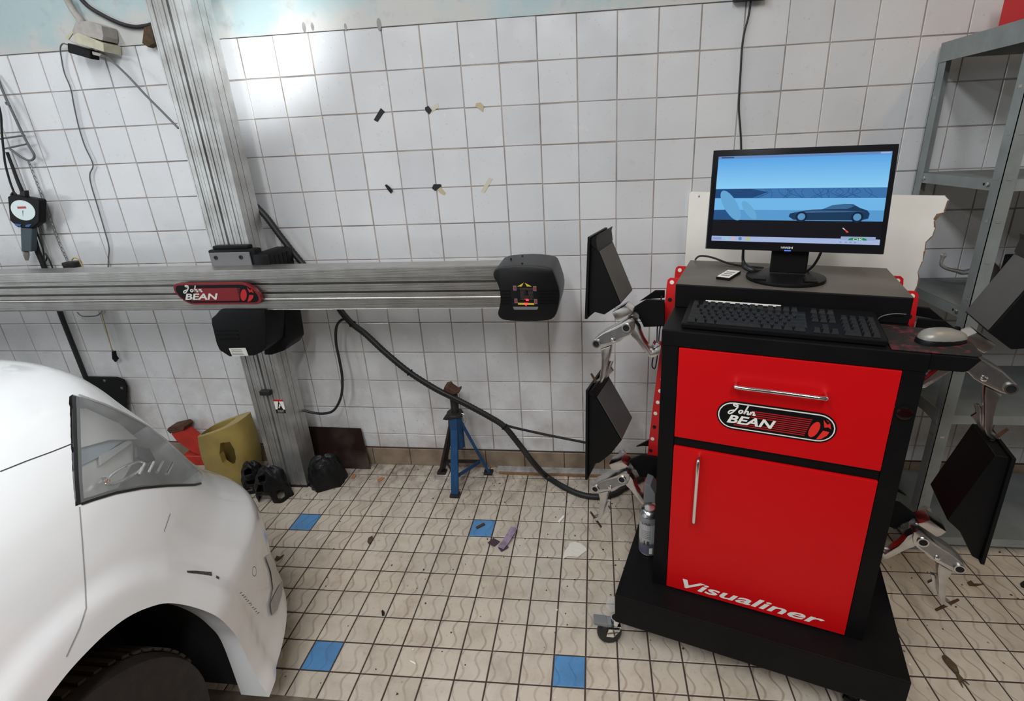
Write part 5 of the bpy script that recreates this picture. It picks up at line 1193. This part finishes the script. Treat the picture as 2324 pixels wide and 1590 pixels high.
# headlamp
lamp = bpy.data.objects.new('headlight', None); COL.objects.link(lamp); lamp.empty_display_size = .05; lamp.location = P[0]; BASE[lamp.name] = Matrix.Translation(P[0])
lamp.parent = cartop; lamp.matrix_parent_inverse = BASE[cartop.name].inverted()
def rim(name, px, w, mt, off):
    Hs = [hit(*q) for q in px]; Hs = Hs + [Hs[0]]
    P_, _ = catmull([h[0] + h[1] * off for h in Hs], [1] * len(Hs), 4); mb = MB(); mb.sweep(P_, w, 7); return mb.build(name, mt, lamp, smooth=60)
ribbon_px('gasket', [(172, 900), (174, 1000), (177, 1090), (181, 1144)], (.014, .014), M['rubber'], lamp, .0015)
ribbon_px('gasket', [(181, 1141), (205, 1133), (260, 1117), (320, 1106), (380, 1101), (440, 1100), (456, 1096)], (.012, .006), M['rubber'], lamp, .0015)
mb = MB(); mb.add([p + n_ * .004 for p, n_ in zip(P, N)], T); lens = mb.build('lens', M['lens'], lamp, smooth=60)
ribbon_px('lens_edge', [(176, 899), (240, 922), (290, 946), (335, 971), (380, 1006), (425, 1048), (455, 1078)], (.010, .016), M['lampin'], lamp, .005)
def depthpatch(name, px, mt, d, step=10):
    P_, N_, T_, nb_ = patch(px, step); mb = MB(); k = len(P_); V_ = [p + inward * d for p in P_] + [p + inward * (d + .006) for p in P_]
    mb.add(V_, T_ + [[i + k for i in reversed(t)] for t in T_] + [[i, (i + 1) % nb_, (i + 1) % nb_ + k, i + k] for i in range(nb_)]); return mb.build(name, mt, lamp, smooth=40)
depthpatch('reflector_panel', [(184, 915), (215, 915), (290, 950), (330, 985), (270, 985), (195, 1005), (187, 1000)], M['lamps'], .020)
depthpatch('blue_reflector', [(190, 1010), (250, 985), (300, 972), (312, 978), (260, 1015), (195, 1047)], M['lampb'], .026)
depthpatch('lower_reflector', [(192, 1045), (250, 1020), (330, 985), (332, 1030), (300, 1085), (205, 1115), (192, 1120)], M['lamps'], .032)
depthpatch('amber_slot', [(252, 1018), (318, 982), (322, 990), (255, 1038)], M['lampin'], .024)
depthpatch('bulb_cover', [(330, 1000), (358, 1005), (372, 1030), (360, 1035), (332, 1022)], M['gap'], .022)
ep = [(300 + 48 * math.cos(t) * math.cos(-.5) - 13 * math.sin(t) * math.sin(-.5), 1062 + 48 * math.cos(t) * math.sin(-.5) + 13 * math.sin(t) * math.cos(-.5)) for t in np.linspace(0, 2 * math.pi, 18)]
mb = MB(); Pq = [hit(*q)[0] + inward * .018 for q in ep]; mb.sweep(Pq, .0035, 6); mb.build('bulb_ring', M['chrome'], lamp, smooth=60)
for i, (u, v) in enumerate(((330, 1068), (350, 1064), (370, 1062), (392, 1066))):
    q = hit(u, v)[0] + inward * .016; q2 = hit(u + 12, v - 24)[0] + inward * .016; mb = MB(); mb.cyl(q, q2, .0042, 8); mb.build('turn_rib', M['chrome'], lamp, smooth=40)
q = hit(256, 1077)[0] + inward * .015; MB().lathe([(.008, -.01), (.010, 0), (.004, .006)], q, navg, 12).build('bulb_socket', M['chrome'], lamp)
# bumper details
ribbon_px('scrape_mark', [(424, 1297), (445, 1298), (480, 1302)], (.005, .011), M['scratch'], bump_o, .0008, 4); ribbon_px('scrape_mark', [(490, 1308), (497, 1312)], .007, M['scratch'], bump_o, .0008, 2)
for k in range(11): ribbon_px('scratch', [(545 + k * 3.8, 1346 + k * 4.6), (549 + k * 3.8 + (k % 3), 1343 + k * 4.6 + 2 * (k % 2))], .0016, M['scratch'], bump_o, .0006, 2)
ribbon_px('scratch', [(386, 1165), (372, 1206)], .0012, M['scratch'], bump_o, .0005, 3)
ribbon_px('plug_ring', [(577 + 4.5 * math.cos(t), 1296 + 11 * math.sin(t)) for t in np.linspace(0, 2 * math.pi, 14)], .0012, M['gap'], bump_o, .0006, 1)
fog = surf_patch('fog_light', [(600, 1264), (610, 1257), (628, 1284), (639, 1318), (637, 1350), (625, 1385), (612, 1398), (609, 1372), (617, 1335), (612, 1298)], M['lamps'], cartop, .004)
surf_patch('fog_trim', [(609, 1370), (617, 1352), (630, 1328), (638, 1318), (636, 1350), (625, 1385), (612, 1398)], M['lampin'], fog, .006)
# wheel
wh = bpy.data.objects.new('front_wheel', None); COL.objects.link(wh); wh.location = (.36, -1.62, .30); BASE[wh.name] = Matrix.Translation((.36, -1.62, .30)); wh.empty_display_size = .05
wh.parent = cartop; wh.matrix_parent_inverse = BASE[cartop.name].inverted()
wc = Vector((.355, -1.62, .286))
mb = MB(); mb.lathe([(.20, -.10), (.255, -.105), (.276, -.095), (.284, -.07), (.286, 0), (.284, .07), (.276, .095), (.255, .105), (.20, .10)], wc, (1, 0, 0), 72); tyo = mb.build('tyre', M['tyre'], wh, smooth=40)
for k in range(60):
    t_ = 2 * math.pi * k / 60
    if not (.2 < t_ < 3.6): continue
    mb = MB(); d = Vector((0, math.cos(t_), math.sin(t_))); d2 = Vector((0, math.cos(t_ + .09), math.sin(t_ + .09))); s = d.cross(Vector((1, 0, 0)))
    mb.add([wc + d * .2800 + Vector((.094, 0, 0)), wc + d2 * .2880 + Vector((.070, 0, 0)), wc + d2 * .2900 + Vector((.045, 0, 0)), wc + (d2 + s * -.03).normalized() * .2900 + Vector((.045, 0, 0)), wc + (d2 + s * -.03).normalized() * .2880 + Vector((.070, 0, 0)), wc + (d + s * -.03).normalized() * .2800 + Vector((.094, 0, 0)),
            wc + d * .268 + Vector((.093, 0, 0)), wc + (d + s * -.03).normalized() * .268 + Vector((.093, 0, 0))], [[1, 2, 3, 4]]); mb.prism([wc + (d * .2868) + Vector((x_, 0, 0)) for x_ in (-.02, .066)] + [wc + (d + s * -.055).normalized() * .2868 + Vector((x_, 0, 0)) for x_ in (.066, -.02)], d * .006); mb.build('tread_block', M['tread'], tyo)
mb = MB(); mb.lathe([(.20, -.09), (.20, .085), (.19, .09), (.17, .06), (.05, .05), (.045, .07), (.001, .072)], wc, (1, 0, 0), 40); mb.build('rim', M['alud'], wh, smooth=35)
mb = MB(); mb.box((-1.18, -4.3, .10), (.10, -1.2, .3)); mb.build('underbody', M['liner'], cartop)
# cabin
gh = MB(); prof2 = [(-2.05, 1.05), (-2.75, 1.50), (-3.4, 1.58), (-4.3, 1.45), (-4.4, 1.0)]
for s in (0,): 
    L_ = [(XC + .70 - (z - 1.0) * .32, y, z) for y, z in prof2]; R_ = [(2 * XC - x, y, z) for x, y, z in L_]; m_ = len(L_)
    gh.add(L_ + R_, [[i, i + 1, m_ + i + 1, m_ + i] for i in range(m_ - 1)] + [list(range(m_)), list(range(2 * m_ - 1, m_ - 1, -1)), [0, m_, 2 * m_ - 1, m_ - 1]])
gh.build('cabin_glass', M['glassd'], cartop)
rp = MB(); rp.box((XC - .48, -4.1, 1.575), (XC + .48, -2.85, 1.60), bev=.01); rp.build('roof', M['carw'], cartop)
for y in (-1.62, -3.9):
    for x in ((-1.13, .37) if y < -3 else (-1.13,)):
        mb = MB(); mb.lathe([(.20, -.10), (.285, -.10), (.302, 0), (.285, .10), (.20, .10)], (x, y, .302), (1, 0, 0), 32); mb.build('tyre', M['tyre'], cartop, smooth=40)

# ------------------------------------------------------------------ debris on the floor
def flat(name, label, pts, mt, t=.0015, z=.0012, cat='debris', grp='litter on the floor'):
    mb = MB(); mb.prism([on(u, v, z=z) for u, v in pts], (0, 0, t)); o = mb.build(name, mt); return tag(o, label, cat, grp) if label else o
stp = thing('abrasive_strip', 'folded purple abrasive strip lying on the floor right of the blue tile', 'strip', tuple(on(1145, 1235, z=0)))
a, b, c, d = on(1138, 1238, z=.002), on(1152, 1222, z=.006), on(1166, 1200, z=.016), on(1172, 1191, z=.012)
def strip(name, ctr, w, mt, par, t=.0012):
    mb = MB(); L_ = []; R_ = []
    for i, q in enumerate(ctr):
        tt = (ctr[min(i + 1, len(ctr) - 1)] - ctr[max(i - 1, 0)]); tt.z = 0; s = Vector((tt.y, -tt.x, 0)).normalized() * w / 2; L_.append(q + s); R_.append(q - s)
    m_ = len(ctr); mb.add(L_ + R_ + [q + Vector((0, 0, t)) for q in L_ + R_], [[i, i + 1, m_ + i + 1, m_ + i] for i in range(m_ - 1)] + [[2 * m_ + i, 3 * m_ + i, 3 * m_ + i + 1, 2 * m_ + i + 1] for i in range(m_ - 1)] + [[i, 2 * m_ + i, 2 * m_ + i + 1, i + 1] for i in range(m_ - 1)] + [[m_ + i, m_ + i + 1, 3 * m_ + i + 1, 3 * m_ + i] for i in range(m_ - 1)])
    return mb.build(name, mt, par)
strip('strip_band', [on(1136, 1243, z=.010), on(1148, 1228, z=.012), on(1158, 1212, z=.018), on(1167, 1196, z=.022)], .030, M['purple'], stp)
strip('folded_end', [on(1113, 1226, z=.002), on(1128, 1234, z=.006)], .034, M['purpled'], stp); strip('folded_underside', [on(1134, 1247, z=.0015), on(1150, 1236, z=.008)], .030, M['purpled'], stp)
flat('mortar_patch', 'white dried mortar splash on the floor left of the platform', [(1277, 1268), (1282, 1250), (1290, 1240), (1293, 1232), (1305, 1230), (1318, 1233), (1330, 1243), (1332, 1249), (1322, 1256), (1312, 1264), (1300, 1262), (1290, 1262)], M['paper'], .002, .0008)
flat('plastic_stick', 'thin white plastic stick on the floor beside the clamp claw', [(1266, 1183), (1279, 1169), (1281, 1173), (1270, 1186)], M['white'], .003)
flat('cigarette_butt', 'white cigarette butt in the foreground floor', [(930, 1499), (942, 1504), (945, 1509), (940, 1507), (932, 1503)], M['white'], .004)
flat('paper_sliver', 'white paper sliver on the floor right of the car nose', [(718, 1224), (735, 1208), (730, 1214), (719, 1225)], M['white'], .001)
flat('rusty_pin', 'small rusty pin lying on the blue floor tile', [(1080, 1197), (1098, 1187), (1101, 1191), (1083, 1200)], M['rust'], .005)
flat('brown_chip', 'grey brown chip of leaf on the floor beyond the car nose', [(834, 1230), (836, 1221), (845, 1216), (848, 1224), (838, 1235)], M['wood'], .003)
flat('bark_piece', 'dark bark piece beside the fog light', [(624, 1270), (628, 1262), (636, 1264), (645, 1259), (636, 1268), (628, 1273)], M['wood'], .004)
flat('black_clump', 'black clump of dirt in the middle of the floor', [(866, 1388), (869, 1385), (873, 1390), (872, 1397), (867, 1397)], M['dark'], .005)
flat('orange_flake', 'orange flake on the floor near the black bag', [(799, 1080), (804, 1076), (809, 1079), (804, 1086), (798, 1086)], M['orange'], .003)
flat('orange_smear', 'orange brown smear on the floor between bag and axle stand', [(856, 1088), (866, 1082), (873, 1084), (866, 1090), (858, 1094)], M['orange'], .0008)
flat('white_crumb', 'cream crumb on the floor at the wall trim', [(1318, 1070), (1325, 1068), (1326, 1076), (1322, 1078)], M['paper'], .006)
tw = thing('dry_twig', 'dry brown twig with frayed end on the floor at the lower right', 'twig', tuple(on(2165, 1520, z=0)))
mb = MB(); mb.sweep([on(u, v, z=.006) for u, v in ((2142, 1488), (2150, 1498), (2162, 1512), (2172, 1527))], [.006, .011, .012, .006], 7, smooth=3); mb.build('twig_body', M['wood'], tw, smooth=60)
for e in ((2192, 1556), (2200, 1553), (2186, 1560)): MB().sweep([on(2170, 1525, z=.005), on((2170 + e[0]) / 2, (1525 + e[1]) / 2 + 2, z=.004), on(*e, z=.003)], [.004, .003, .001], 6).build('twig_fibre', M['wood'], tw)
flat('dark_scrap', 'dark scrap on the floor at the right picture edge', [(2315, 1325), (2322, 1320), (2330, 1325), (2326, 1335), (2318, 1332)], M['dark'], .006)
flat('orange_scrap', 'dark scrap with orange tail under the right clamp', [(2195, 1322), (2203, 1318), (2210, 1325), (2232, 1326), (2215, 1330), (2200, 1329)], M['wood'], .004)
fm_ = MB(); P = [on(1380, 1356, z=.02), on(1395, 1352, z=.05), on(1405, 1362, z=.06), on(1402, 1385, z=.03), on(1385, 1390, z=.01), on(1374, 1376, z=.008)]
cen = sum(P, Vector()) / 6; fm_.add(P + [cen + Vector((0, -.01, .02))], [[i, (i + 1) % 6, 6] for i in range(6)]); tag(fm_.build('film_scrap', M['clear']), 'crumpled clear film stuck behind the caster', 'film', 'litter on the floor')
# small crumbs nobody could count
cr = MB(); rg_ = random.Random(11)
for k in range(420):
    x = rg_.uniform(-.2, 3.2); y = -abs(rg_.gauss(0, .35)) - .02 if k % 2 else rg_.uniform(-1.5, -.05)
    r_ = rg_.uniform(.0012, .0042); nn_ = rg_.choice((3, 4, 5)); pts = [(x + r_ * math.cos(2 * math.pi * i / nn_ + k) * rg_.uniform(.6, 1.3), y + r_ * math.sin(2 * math.pi * i / nn_ + k) * rg_.uniform(.6, 1.3), .0006) for i in range(nn_)]
    cr.prism(pts, (0, 0, rg_.uniform(.0008, .003)), rg_.choice((0, 0, 0, 1, 2)))
co = cr.build('dirt_crumbs', [M['wood'], M['paper'], M['dark']], kind='stuff'); tag(co, 'scattered dirt crumbs all over the tiled floor', 'dirt')
MB().box((-.75, -4.4, 0), (.69, -1.178, .0015)).build('floor_plate', M['plate'], floor)

# ------------------------------------------------------------------ the rest of the garage round the camera
M['ceil'] = mat('grey_ceiling', (.42, .42, .41), .9)
MB().box((-10, -10, 3.36), (4.4, .16, 3.46)).build('ceiling', M['ceil'], kind='structure')
MB().box((-10, -10.1, -.12), (4.4, -10, 3.36)).build('wall_front', M['wallp'], kind='structure')
M['tube'] = em('lit_tube', (1.0, .96, .84), 14)
def tube_lamp(label, a, b):
    a = Vector(a); b = Vector(b); t = thing('tube_lamp', label, 'lamp', tuple((a + b) / 2), 'ceiling tube lamps behind the camera')
    mb = MB(); d = (b - a).normalized(); s_ = d.cross(Vector((0, 0, 1))); mb.add([q + s_ * x + Vector((0, 0, z)) for q in (a - d * .05, b + d * .05) for x, z in ((-.06, .16), (.06, .16), (.04, .05), (-.04, .05))], [[0, 1, 2, 3], [7, 6, 5, 4], [0, 4, 5, 1], [1, 5, 6, 2], [2, 6, 7, 3], [3, 7, 4, 0]]); mb.build('lamp_housing', M['ceil'], t)
    MB().cyl(a, b, .028, 10).build('tube', M['tube'], t)
tube_lamp('long ceiling tube lamp far behind the camera at the right', (2.6, -6.6, 3.2), (2.6, -9.0, 3.2))
tube_lamp('long ceiling tube lamp far behind the camera at the left', (-7.93, -6.6, 3.2), (-8.83, -9.4, 3.2))
